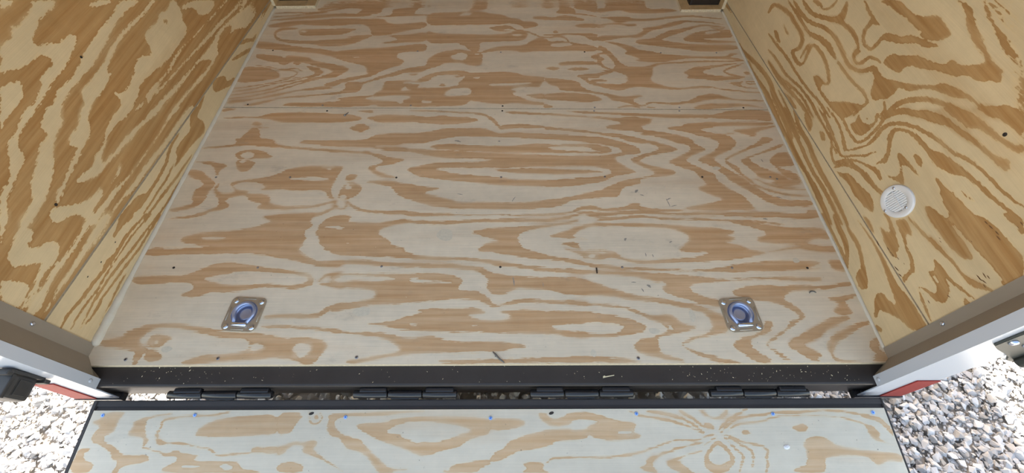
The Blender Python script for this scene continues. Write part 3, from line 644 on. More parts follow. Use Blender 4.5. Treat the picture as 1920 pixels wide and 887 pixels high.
GRAIN['wl'] = '''
W 736 696 763 681 748 674 714 682
W 806 658 875 620 828 616 770 619 755 609 719 601 708 584 748 570 764 556 797 555 824 550 835 537 811 525 763 513 724 506 679 507 639 503 582 495 542 493 524 496 516 504 569 506 595 507 609 517 631 518 638 530 657 533 706 532 713 548 700 568 671 569 631 573 605 588 572 595 594 608 613 613 617 622 642 638 675 629 688 640 700 641 699 647 716 637 737 642 761 643 789 646
W 945 566 972 564 1037 533 1023 529 956 554
W 1070 515 1146 473 1067 485 1012 485 963 482 913 472 871 467 802 458 732 462 673 461 638 457 603 448 585 441 556 467 612 474 650 485 710 480 753 484 819 497 895 506 984 505 1032 513
W 1184 453 1207 440 1122 440 1040 444 972 448 916 442 858 433 821 420 833 409 799 401 756 395 707 399 672 392 646 386 631 399 680 411 695 434 702 443 739 438 792 442 821 440 903 455 970 459 1047 455 1106 449
W 1274 404 1293 394 1290 354 1260 328 1265 303 1228 292 1161 290 1057 292 932 316 885 319 853 305 805 299 766 298 744 296 705 332 766 327 781 336 785 371 794 366 793 354 847 343 887 356 900 352 927 369 968 376 1007 349 1033 353 1041 390 1058 404 1112 401 1146 396 1181 410 1221 393
W 1303 362 1344 355 1403 334 1513 275 1475 261 1423 266 1361 291 1368 321 1326 344 1296 350
W 1582 237 1600 227 1503 239 1399 251 1316 254 1236 264 1185 273 1090 269 1043 262 986 269 915 266 858 260 863 280 896 287 958 279 1023 271 1094 278 1158 280 1247 263 1337 259 1440 239 1521 241
W 1685 181 1768 136 1589 178 1450 197 1338 204 1236 222 1143 231 1047 242 984 247 903 259 906 268 993 252 1131 240 1245 228 1333 220 1457 211 1585 186
W 1751 126 1746 74 1619 81 1571 110 1505 137 1392 131 1305 137 1208 134 1103 148 971 164 901 166 879 175 932 178 1085 163 1200 147 1286 144 1211 190 1089 198 966 207 884 220 820 228 804 243 844 242 954 228 1081 209 1193 196 1320 184 1426 192 1553 167 1642 154
W 794 286 846 282 851 272 802 279
B 1378 172 1464 175 1532 153 1462 132 1377 121 1323 138
B 1176 383 1193 373 1181 365 1170 376
W 548 579 578 568 599 560 577 539 553 528 508 528 488 536 513 558
W 1015 120 1019 109 967 107 949 111 941 123
W 505 553 527 533 486 525 453 520
W 551 513 568 498 525 489 492 487 459 481 447 469 433 443 408 435 363 428 339 420 314 418 295 403 255 384 249 394 317 436 351 437 369 442 383 457 397 462 419 483 439 492 475 494 509 504
W 589 480 619 454 594 442 592 428 555 422 521 414 493 400 467 384 442 368 396 352 357 343 314 340 284 340 273 358 329 368 366 379 375 396 414 406 453 422 488 437 522 434 526 445 525 461 553 469
W 667 413 683 399 655 387 627 364 609 348 560 347 534 340 478 332 433 325 388 314 377 316 379 326 403 332 440 334 477 344 530 355 553 360 537 381 573 395 600 390 633 401
W 755 326 802 297 721 305 671 311 632 303 576 289 561 274 581 271 639 265 709 263 759 252 811 241 883 227 897 214 820 227 751 241 697 244 638 253 566 262 517 267 479 287 459 302 463 313 483 308 537 294 565 307 611 306 650 319 704 332
W 941 177 962 159 905 169 838 171 746 175 682 174 625 182 574 179 533 188 489 188 427 192 384 190 371 210 434 211 498 204 541 199 589 183 629 184 706 176 783 171 860 177
W 1000 127 1022 107 872 119 787 125 645 138 549 146 508 162 455 167 403 161 429 167 486 170 527 167 579 159 654 157 717 150 792 142 880 139
W 494 243 468 242 427 255 396 277 375 306 347 318 329 311 328 286 353 276 378 261 386 229 366 217 417 220 484 222
W 604 232 589 217 537 218 513 219 568 221
W 274 409 284 396 251 382 199 363
W 298 363 310 345 268 337 283 328 253 313 235 316 235 295 277 274 279 243 244 234 220 231 193 242 157 231 118 230 81 232 76 243 114 238 158 247 201 258 213 258 189 288 166 320 196 341 231 350 275 359
W 127 318 139 302 151 261 127 244 82 243 84 291
W 332 308 349 303 374 267 328 286 321 297
W 376 223 408 219 420 202 333 206 277 207 228 207 188 211 145 204 108 197 74 206 74 224 127 228 161 222 217 229 253 218 313 216
W 414 189 435 181 443 170 393 160 318 168 237 173 174 178 125 176 101 177 98 183 135 182 178 188 227 185 288 187 335 188 378 191
W 356 162 407 153 326 164
'''
GRAIN['kl'] = '''
B 464 140 493 100 464 100 433 115 382 116 379 125 416 132
B 520 64 421 90 351 92 290 96 228 108 163 114 124 126 72 121 71 116 122 116 161 104 226 97 289 85 351 81 420 79 520 58
B 278 104 311 104 336 88 290 91
B 533 45 431 71 349 77 272 83 207 83 135 95 82 92 81 89 134 89 206 77 271 77 348 71 431 64 532 41
B 549 23 454 37 389 46 319 60 250 70 170 76 91 67 90 63 169 67 249 62 318 51 388 37 453 28 549 17
B 557 10 480 22 395 25 330 38 262 46 196 57 143 54 110 60 109 56 142 47 195 49 261 38 329 30 395 17 481 13 558 5
B 197 49 177 42 134 50 157 49
B 232 23 273 27 313 18 258 18 208 14 141 20 113 12 180 23
B 1011 117 1045 87 990 79 1010 39 978 10 901 32 825 43 731 54 784 64 797 87 865 83 922 71 949 95
B 867 112 785 117 729 97 629 96 528 103 471 118 469 112 528 92 631 84 734 85 791 105 869 105
B 557 121 580 98 594 88 516 90 470 115 431 125 437 140 501 134
B 748 67 679 64 611 70 495 73 495 69 613 61 681 55 749 62
B 843 18 691 36 590 51 493 60 493 54 591 40 692 24 845 11
B 760 7 623 15 514 21 514 16 625 4 762 1
B 1199 100 1257 77 1286 55 1268 33 1341 14 1301 0 1240 26 1156 64
B 1641 9 1573 58 1505 75 1505 65 1563 42 1631 3
B 1583 2 1509 35 1389 70 1388 60 1508 15 1582 -9
B 1033 97 1122 99 1051 82 981 82 959 102
'''
GRAIN['wr'] = '''
B 1468 222 1460 262 1420 273 1342 291 1280 289 1209 290 1180 279 1175 254 1207 223 1158 211 1099 219 1084 246 1097 246 1104 233 1145 230 1180 234 1149 257 1155 292 1193 307 1267 307 1332 309 1419 290 1488 263 1487 216
B 1120 242 1122 290 1121 303 1129 302 1137 286 1128 239
B 1084 249 1102 307 1090 314 1020 315 968 304 917 281 958 269 990 264 994 255 958 255 898 287 954 317 1010 329 1087 328 1126 301 1097 243
B 1010 246 980 268 937 273 940 259 925 241 962 241
B 945 241 894 237 817 249 762 260 761 267 814 262 890 251 941 248
B 1382 203 1351 216 1278 202 1325 190
B 1345 255 1315 256 1250 250 1296 244
B 1405 168 1302 176 1192 189 1115 189 998 197 903 213 804 222 802 228 899 224 993 209 1107 201 1184 202 1294 190 1400 176
B 1345 130 1262 140 1150 143 1033 175 937 184 844 186 841 192 932 196 1029 187 1144 156 1254 154 1341 138
B 1306 104 1178 108 1071 144 975 165 871 162 867 169 970 177 1069 156 1172 122 1300 112
B 1302 100 1145 106 1028 132 935 146 888 146 883 155 928 162 1023 148 1137 123 1295 110
B 1394 321 1290 318 1201 316 1150 322 1146 329 1193 329 1280 331 1388 328
B 1363 338 1268 329 1175 345 1108 375 1037 386 958 378 897 368 833 387 796 432 804 434 843 395 892 382 948 392 1029 400 1110 388 1176 358 1257 346 1354 347
B 1175 325 1092 356 1030 370 951 356 971 347 1072 343 1140 320
B 949 350 905 347 828 352 767 364 730 358 741 337 743 312 737 297 729 300 728 315 726 338 718 365 764 375 825 364 901 359 945 357
B 1308 367 1249 361 1197 367 1116 399 1066 424 1006 438 949 438 908 429 901 436 939 452 1003 452 1071 437 1125 410 1200 382 1238 378 1299 377
B 1214 376 1137 400 1076 435 1080 466 1086 490 1069 486 1041 461 1042 441 1117 402
B 1185 405 1142 420 1123 448 1124 468 1131 467 1137 447 1152 423 1187 409
B 1252 400 1217 419 1166 418 1214 401
B 909 432 913 404 880 392 848 407 839 438 826 447 789 457 790 463 831 455 853 440 862 409 876 403 897 411 900 434
B 915 421 887 435 889 424 901 406
B 1018 525 968 514 936 511 941 473 914 449 856 449 842 483 850 503 859 501 859 481 864 457 903 459 924 478 919 517 959 524 1013 531
B 946 520 886 521 909 508 937 508
B 860 494 856 518 816 535 793 541 777 560 721 579 685 591 669 593 702 568 743 557 785 526 823 509
B 961 558 885 599 846 594 788 604 744 637 707 633 668 628 674 613 697 590 751 572 743 585 792 579 812 582 872 571 915 567
B 789 460 785 495 740 517 707 544 658 557 616 576 618 593 584 598 534 638 569 646 607 646 652 660 686 677 718 683 737 680 705 690 671 689 632 672 585 663 553 653 530 648 498 650 486 649 495 645 467 633 497 621 506 606 553 594 569 574 619 557 663 529 692 520 714 496 705 485 737 470 759 468
B 822 417 807 443 747 439 714 455 658 484 597 527 586 545 549 561 498 573 460 577 435 594 421 614 373 622 369 619 420 572 472 571 505 563 523 545 565 531 610 509 638 472 679 459 673 445 681 408 696 401 712 377 745 381 768 418 797 426 834 389
B 684 400 663 389 658 368 651 370 651 396 679 405
B 635 378 633 426 615 454 579 489 537 511 500 527 462 542 466 547 506 537 545 521 591 498 630 460 652 426 646 376
B 643 365 608 425 569 446 549 469 512 488 516 494 559 478 580 455 624 432 654 366
B 859 254 810 294 770 323 733 343 748 308 741 291 761 263 798 259 833 252
B 671 714 645 702 601 692 566 688 565 691 598 698 640 709 668 718
B 607 697 555 696 514 693 478 688 461 677 490 673 532 674 570 686
B 653 717 594 711 553 710 522 715 524 718 554 716 594 717 652 720
B 647 727 604 724 569 726 540 726 541 729 570 731 605 730 647 730
B 617 740 572 747 573 748 618 742
B 1112 97 1052 119 972 125 980 112 1068 99
B 925 141 898 158 851 154 837 120 889 126
B 913 181 831 183 744 182 722 174 706 157 663 145 637 157 632 183 600 214 604 217 641 186 645 161 659 155 698 166 713 183 740 192 826 193 911 187
B 891 201 807 200 723 191 657 181 655 185 718 199 803 208 889 206
B 876 215 802 204 743 197 702 192 651 184 619 227 581 265 581 278 569 299 573 300 588 279 588 268 626 231 653 191 698 200 739 205 797 213 873 219
B 854 232 794 236 737 235 665 204 631 242 611 285 616 286 640 245 662 213 731 243 790 245 852 237
B 730 237 690 232 659 219 660 206 697 219
B 839 245 762 258 707 250 649 255 626 285 625 333 629 369 642 398 640 416 646 416 652 396 639 365 636 330 637 285 652 264 703 260 759 268 838 251
B 833 252 768 308 749 302 755 273 793 263
B 723 273 710 297 728 321 694 312 660 327 655 347 673 358 665 376 648 354 645 317 655 281 688 271
B 691 329 679 336 680 330
B 810 160 786 177 752 163 771 151
B 609 286 602 320 609 352 607 374 577 404 540 426 497 443 451 456 400 464 370 482 310 492 254 496 200 511 202 515 257 504 312 500 373 490 404 472 453 465 501 452 546 435 586 411 619 377 624 349 617 316 617 285
B 539 273 538 317 562 343 582 351 593 379 570 400 539 419 495 427 451 431 423 450 370 463 318 473 255 481 218 489 176 497 169 493 197 487 244 474 286 467 339 458 363 435 408 415 450 417 514 413 548 405 576 384 566 361 539 339 514 307 536 289
B 725 184 692 184 668 183 685 172
B 654 154 636 185 599 226 557 247 528 265 529 269 561 254 605 232 645 189 660 155
B 570 245 522 280 482 271 491 260 521 262
B 642 139 617 185 568 215 506 224 446 240 447 246 506 234 570 226 625 191 649 141
B 609 206 551 230 486 236 444 251 445 254 486 243 552 237 610 209
B 633 140 602 162 590 182 514 198 464 214 412 193 440 175 470 170 512 159 560 163 602 148
B 523 350 502 361 456 366 407 367 443 358 485 346 452 330 421 320 450 303 490 287 460 310 465 333
B 485 385 460 401 432 388 446 378
B 394 399 347 406 315 413 268 420 212 427 249 372 324 379 350 391
B 342 331 321 352 262 352 280 326
B 319 430 268 442 294 430
B 636 371 608 424 551 453 517 483 490 496 440 502 394 519 396 525 443 514 494 507 528 493 562 462 622 432 646 372
B 569 465 523 497 484 504 422 518 381 527 337 533 309 549 286 535 306 526 351 522 411 511 467 502 515 471 550 458
B 538 506 475 552 413 561 366 564 328 577 318 587 306 579 313 567 372 554 425 541 433 525 483 519
B 467 567 391 633 331 595 381 591 419 584 449 570
B 441 152 399 167 348 153 400 150
B 371 184 326 204 365 218 396 216 385 231 341 224 301 214 278 207 270 189 251 183 275 172 317 172 350 182
B 356 239 337 272 281 260 307 248 269 229 239 229 195 215 197 193 182 164 202 167 208 205 233 215 292 229 325 235
B 344 274 286 282 228 299 173 312 128 315 101 335 104 339 131 323 174 320 231 307 288 291 344 279
B 317 328 294 360 237 364 183 367 155 364 161 346 191 334 240 326 287 326
B 286 359 246 428 199 446 144 451 108 454 68 429 66 384 93 391 136 386 197 376 239 373
B 127 317 113 330 97 348 66 362 76 348 94 325
B 260 301 236 307 196 311 225 296
B 205 277 175 285 142 288 104 302 61 318 87 299 128 283 151 278 111 272 87 241 102 222 139 211 158 196 145 215 119 229 131 245 163 244 184 244 172 266
W 167 253 160 259 139 254 152 250
B 158 196 130 196 79 186 55 180 74 179 119 185
B 87 292 62 301 63 280
B 217 469 202 491 176 497 146 478 174 479
'''
GRAIN['kr'] = '''
B 1243 62 1124 48 1061 51 998 47 991 57 1050 69 1111 66 1234 72
B 1187 28 1104 16 1030 18 1025 26 1093 31 1180 36
B 1599 -3 1549 -15 1449 13 1355 35 1276 49 1206 55 1143 35 1079 36 1014 41 937 28 893 34 887 46 923 50 1000 63 1066 58 1125 58 1187 78 1263 72 1345 58 1439 36 1531 11 1582 11
B 1446 2 1379 -12 1283 -1 1203 12 1127 -5 1036 8 968 -8 939 -10 929 2 951 14 1022 30 1111 19 1186 35 1270 23 1359 13 1432 16
B 1135 82 1047 79 954 73 861 68 857 74 947 84 1040 90 1131 88
B 1117 6 1010 10 910 8 801 7 707 19 608 15 534 16 483 18 481 25 530 30 603 29 702 34 795 22 902 24 1001 26 1111 15
B 1086 32 978 33 863 19 790 20 711 24 645 32 562 28 479 24 478 30 558 39 641 44 707 35 785 32 856 32 971 46 1082 40
B 1046 67 919 51 845 51 711 45 612 56 528 56 452 63 451 71 524 72 607 73 704 63 836 69 909 69 1038 78
B 1001 106 891 77 822 87 750 76 671 75 604 80 533 79 440 81 438 91 528 99 598 100 664 96 740 97 812 109 878 99 991 118
B 544 3 493 7 436 8 371 9 313 2 311 9 368 21 434 20 491 19 543 11
B 506 59 461 59 396 59 359 42 312 6 330 10 390 35 448 37 506 44
B 486 89 434 83 363 96 304 77 239 54 223 38 234 14 277 16 297 54 280 49 319 68 364 78 415 71
B 449 125 366 140 279 148 196 143 139 156 52 165 46 143 65 109 96 100 136 63 152 45 132 27 137 16 200 58 191 87 163 91 134 109 190 118 248 128 286 136 359 136
B 118 7 105 21 88 22 95 3
'''
GRAIN['ramp'] = '''
B -1137 33 -1078 34 -1091 51 -1092 81 -1100 92 -1118 96 -1110 114 -1064 131 -1044 148 -1005 150 -973 148 -957 160 -978 168 -1020 173 -1038 184 -1037 193 -1056 193 -1043 165 -1072 157 -1074 145 -1099 131 -1116 122 -1151 111 -1150 90 -1138 72 -1173 62 -1150 53
B -1177 131 -1143 128 -1145 136 -1160 142 -1144 159 -1112 173 -1117 190 -1179 192
B -1052 96 -1041 75 -1046 57 -1010 47 -935 34 -952 42 -1005 50 -1006 73 -997 96 -982 108 -984 120 -993 131 -995 108 -1008 101
B -990 131 -938 142 -915 151 -891 144 -893 141 -916 146 -938 137 -990 128
B -922 148 -888 134 -875 144 -849 146 -818 153 -838 160 -788 166 -706 163 -688 183 -655 188 -622 194 -918 193 -910 179 -880 165 -885 151
W -756 177 -736 169 -711 180 -727 188
W -861 174 -804 174 -821 182 -859 181
B -765 32 -819 41 -876 41 -928 46 -965 55 -960 72 -969 93 -955 110 -934 118 -933 116 -952 106 -962 94 -954 74 -960 60 -925 51 -873 47 -817 47 -764 35
B -965 102 -935 114 -876 116 -839 127 -884 120 -914 118 -951 123
B -857 123 -826 131 -797 132 -771 152 -729 150 -673 144 -656 136 -658 134 -675 140 -731 145 -771 148 -796 128 -826 126 -858 120
B -674 129 -639 129 -601 127 -597 144 -648 144 -674 141
B -851 94 -841 73 -792 52 -711 45 -623 39 -608 97 -680 97 -776 103 -843 98
B -624 36 -540 39 -565 74 -568 89 -608 99
B -601 128 -552 114 -529 118 -498 109 -486 121 -497 133 -488 141 -467 153 -438 169 -396 192 -410 186 -451 167 -489 152 -526 144 -521 124 -551 121 -568 129 -577 144 -595 149
B -589 175 -566 166 -543 166 -513 175 -515 194 -584 194
B -529 35 -525 56 -514 70 -493 68 -483 50 -497 34 -498 35 -486 50 -495 65 -513 67 -521 56 -527 35
B -512 44 -503 41 -497 53 -506 56
B -467 38 -364 37 -291 34 -158 33 -277 40 -303 47 -409 47 -450 56 -442 80 -413 98 -362 110 -346 127 -314 150 -285 175 -256 185 -208 187 -261 189 -257 195 -298 195 -310 181 -328 161 -350 144 -400 133 -416 115 -425 104 -451 102 -466 86 -466 59
B -388 74 -363 65 -300 64 -269 54 -210 49 -58 48 15 53 16 96 -36 105 -73 128 -117 139 -174 153 -203 145 -233 133 -314 110
W -291 87 -267 72 -222 61 -156 62 -76 71 -36 87 -75 99 -125 115 -183 116 -196 122 -209 115 -239 107 -247 97 -287 94
B -116 195 -114 184 -101 192 -96 176 -52 168 17 162 18 173 -13 184 -19 195
B 15 51 98 55 121 65 111 76 16 92
B 17 151 59 131 68 117 110 101 146 95 189 85 251 82 254 87 296 85 311 70 340 66 299 55 266 57 245 72 212 78 186 73 160 55 158 37 181 41 193 55 213 58 233 49 247 38 300 37 359 50 387 62 449 66 432 92 454 98 452 109 371 115 320 107 302 97 294 109 255 114 210 114 184 129 94 141 68 155 18 171
W 390 90 429 90 425 96 389 97
B 177 172 196 160 220 160 290 160 347 160 415 155 464 143 515 126 558 115 615 118 636 108 635 106 616 113 558 110 514 121 463 138 414 149 347 155 290 155 221 155 194 155 175 170
B 106 169 176 170 159 188 193 196 103 196 122 185
B 633 117 560 130 486 152 467 171 470 173 488 158 561 136 634 120
B 460 166 487 152 474 177 493 197 459 196 436 181 458 177
B 516 169 555 164 570 183 599 197 546 197 523 183
B 523 171 574 155 623 144 623 141 573 150 522 168
B 639 94 587 69 523 53 459 44 427 33 426 36 457 50 521 59 584 74 637 97
B 641 91 603 59 546 40 480 33 479 37 543 48 598 66 637 94
B 644 79 624 56 581 33 577 37 617 63 640 82
B 632 34 651 34 649 44
B 651 38 680 57 719 32 724 38 714 51 686 60 661 53 649 49
B 645 67 664 69 677 86 642 83
B 684 91 706 71 750 48 782 33 781 29 747 41 702 66 681 88
B 689 96 721 71 760 54 820 51 849 42 921 42 1008 38 1079 42 1110 47 1112 44 1082 37 1010 32 923 36 850 36 821 45 760 48 719 66 687 94
B 705 93 743 72 809 68 862 53 944 51 1042 53 1102 68 1119 75 1120 74 1104 65 1044 50 945 48 863 49 809 64 742 69 704 92
B 1109 43 1142 49 1172 58 1190 85 1187 108 1174 85 1156 64 1120 55
B 1114 73 1140 79 1152 100 1139 114 1187 131 1158 123 1127 114 1118 94
B 897 78 932 71 949 78 938 92 912 93
B 747 93 764 87 781 97 751 100
B 917 128 932 111 973 102 998 114 1015 131 1106 143 1167 148 1192 157 1189 171 1147 165 1124 176 1110 180 1098 162 1063 154 1007 154 966 162 965 181 954 198 863 197 883 184 913 178 924 145
B 643 139 663 119 678 111 691 124 715 156 707 175 680 197 636 197 622 178 627 153
W 648 144 668 124 686 130 702 156 696 170 662 179 645 172 638 158
B 691 102 717 138 738 154 726 175 716 194 719 195 732 176 744 152 722 134 694 100
B 699 100 733 127 764 141 764 161 753 186 756 187 770 161 769 137 737 122 701 97
B 711 103 738 121 791 130 812 141 805 150 799 162 802 173 790 197 793 198 808 173 805 161 811 151 817 137 794 125 742 116 713 100
B 637 108 668 99 667 97 636 106
B 633 128 676 105 675 103 632 126
'''

# ------------------------------------------------------------------ plywood figure
def parse_grain(key):
    out = []
    for ln in GRAIN[key].strip().splitlines():
        p = ln.split()
        a = np.array([int(v) for v in p[1:]], float).reshape(-1, 2) / 1000.0
        for _ in range(2 if len(a) > 5 else 1):       # round the corners off
            b = np.roll(a, -1, 0)
            a = np.stack([a * 0.78 + b * 0.22, a * 0.22 + b * 0.78], 1).reshape(-1, 2)
        out.append((1.0 if p[0] == 'B' else 0.0, a))
    return out

def grain_field(U, V, shapes, base, w):
    """late-wood field on the points (U, V): soft-edged polygons laid over each other"""
    val = np.full(U.shape, base, float)
    for tgt, P in shapes:
        if len(P) < 3:
            continue
        lo, hi = P.min(0) - w * 1.2, P.max(0) + w * 1.2
        sel = np.nonzero((U > lo[0]) & (U < hi[0]) & (V > lo[1]) & (V < hi[1]))[0]
        if len(sel) == 0:
            continue
        u, v = U[sel], V[sel]
        d2 = np.full(u.shape, 1e9)
        ins = np.zeros(u.shape, bool)
        Q = np.roll(P, -1, 0)
        for (ax, ay), (bx, by) in zip(P, Q):
            ex, ey = bx - ax, by - ay
            L = ex * ex + ey * ey + 1e-12
            t = np.clip(((u - ax) * ex + (v - ay) * ey) / L, 0, 1)
            dx, dy = u - ax - t * ex, v - ay - t * ey
            d2 = np.minimum(d2, dx * dx + dy * dy)
            if ay != by:
                c = ((ay > v) != (by > v)) & (u < (bx - ax) * (v - ay) / (by - ay) + ax)
                ins ^= c
        d = np.sqrt(d2)
        sd = np.where(ins, d, -d)
        k = np.clip(0.5 + sd / (2 * w), 0, 1)
        val[sel] = val[sel] * (1 - k) + tgt * k
    return val

def wild_figure(U, V, along=0):
    """long wavy late-wood bands for the faces the photograph does not show"""
    a, b = (U, V) if along == 0 else (V, U)
    h = b * 26 + 1.3 * np.sin(a * 2.1 + b * 5) + 0.8 * np.sin(a * 4.7 - b * 9 + 1.7) + 0.5 * np.sin(a * 9.1 + 4 * np.sin(b * 7))
    return np.clip(0.5 + 1.6 * np.sin(h), 0, 1)

def grid_lines(a, b, fine_a, fine_b, step, coarse):
    l = []
    if fine_a > a:
        l += list(np.linspace(a, fine_a, max(2, int(math.ceil((fine_a - a) / coarse)) + 1))[:-1])
    l += list(np.linspace(fine_a, fine_b, int(math.ceil((fine_b - fine_a) / step)) + 1))
    if fine_b < b:
        l += list(np.linspace(fine_b, b, max(2, int(math.ceil((b - fine_b) / coarse)) + 1))[1:])
    return np.array(l)

def inside_poly(u, v, P):
    ins = np.zeros(u.shape, bool)
    n = len(P)
    for i in range(n):
        ax, ay = P[i]
        bx, by = P[(i + 1) % n]
        if ay != by:
            ins ^= ((ay > v) != (by > v)) & (u < (bx - ax) * (v - ay) / (by - ay) + ax)
    return ins

def panel(name, us, vs, place, thick, field, mat, edge_mat, holes=None, parent=None):
    """a plywood sheet: dense front face carrying the grain field, plain sides and back.
    place(u, v, d) gives the 3-D point at depth d behind the face"""
    nu, nv = len(us), len(vs)
    U, V = np.meshgrid(us, vs, indexing='ij')
    Uf, Vf = U.ravel(), V.ravel()
    front = place(Uf, Vf, 0.0)
    ring = [i * nv for i in range(nu)] + [(nu - 1) * nv + j for j in range(1, nv)] + [i * nv + nv - 1 for i in range(nu - 2, -1, -1)] + [j for j in range(nv - 2, 0, -1)]
    ring = np.array(ring)
    back = place(Uf[ring], Vf[ring], thick)
    verts = np.vstack([front, back])
    I, J = np.meshgrid(np.arange(nu - 1), np.arange(nv - 1), indexing='ij')
    q = np.stack([I * nv + J, (I + 1) * nv + J, (I + 1) * nv + J + 1, I * nv + J + 1], -1).reshape(-1, 4)
    if holes:
        cu = (us[:-1] + us[1:]) / 2
        cv = (vs[:-1] + vs[1:]) / 2
        CU, CV = np.meshgrid(cu, cv, indexing='ij')
        keep = np.ones(CU.shape, bool)
        for (hu, hv, hr) in holes:
            keep &= (CU - hu) ** 2 + (CV - hv) ** 2 > hr * hr
        q = q[keep.ravel()]
    p0, p1, p2 = verts[q[0][0]], verts[q[0][1]], verts[q[0][2]]
    nrm = np.cross(p1 - p0, p2 - p0)
    depth_dir = place(np.array([us[0]]), np.array([vs[0]]), thick)[0] - place(np.array([us[0]]), np.array([vs[0]]), 0.0)[0]
    if nrm @ depth_dir > 0:
        q = q[:, ::-1]
    faces = [tuple(int(x) for x in f) for f in q]
    nq = len(faces)
    b0, nr = nu * nv, len(ring)
    for k in range(nr):
        k2 = (k + 1) % nr
        faces.append((int(ring[k]), int(ring[k2]), b0 + k2, b0 + k))
    faces.append(tuple(range(b0 + nr - 1, b0 - 1, -1)))
    me = bpy.data.meshes.new(name)
    me.from_pydata(verts.tolist(), [], faces)
    g = np.concatenate([field(Uf, Vf), np.full(nr, 0.5)]).astype(np.float32)
    at = me.attributes.new('grain', 'FLOAT', 'POINT')
    at.data.foreach_set('value', g)
    g = np.concatenate([field(Uf, Vf, True), np.full(nr, 0.5)]).astype(np.float32)
    at = me.attributes.new('grain_soft', 'FLOAT', 'POINT')
    at.data.foreach_set('value', g)
    me.materials.append(mat)
    me.materials.append(edge_mat)
    mi = np.zeros(len(faces), np.int32)
    mi[nq:] = 1
    me.polygons.foreach_set('material_index', mi)
    me.update()
    o = bpy.data.objects.new(name, me)
    COL.objects.link(o)
    if parent:
        o.parent = parent
        me.transform(Matrix.Translation(-world_loc(parent)))
    return o

# ------------------------------------------------------------------ ground
def slope_z(y, z0):
    return z0 - TT * y

def make_ground():
    bm = BM()
    x0, y0 = 40.0, 40.0
    n = 14
    vs = [[bm.verts.new((x0 * (2 * i / n - 1), y0 * (2 * j / n - 1), slope_z(y0 * (2 * j / n - 1), ZG - 0.03))) for j in range(n + 1)] for i in range(n + 1)]
    for i in range(n):
        for j in range(n):
            bm.faces.new((vs[i][j], vs[i + 1][j], vs[i + 1][j + 1], vs[i][j + 1]))
    m, nt, b = new_mat('gravel_bed')
    tc = N(nt, 'ShaderNodeTexCoord')
    vo = N(nt, 'ShaderNodeTexVoronoi', Scale=26.0)
    nt.links.new(tc.outputs['Object'], vo.inputs['Vector'])
    r = ramp_node(nt, [(0.0, rgb(150, 146, 142)), (0.5, rgb(178, 172, 164)), (1.0, rgb(204, 198, 190))])
    nt.links.new(vo.outputs['Color'], r.inputs[0])
    no = mapped_noise(nt, (9.0,) * 3, 1.0, 4.0, 0.6)
    c = mix_rgb(nt, 'MULTIPLY', 1.0, r.outputs[0], tone_ramp(nt, no, 0.7, 1.05))
    nt.links.new(c, b.inputs['Base Color'])
    b.inputs['Roughness'].default_value = 0.9
    bp = N(nt, 'ShaderNodeBump', Strength=0.8, Distance=0.02)
    bp.invert = True
    nt.links.new(vo.outputs['Distance'], bp.inputs['Height'])
    nt.links.new(bp.outputs[0], b.inputs['Normal'])
    o = obj('ground', bm, m)
    o['kind'] = 'structure'
make_ground()

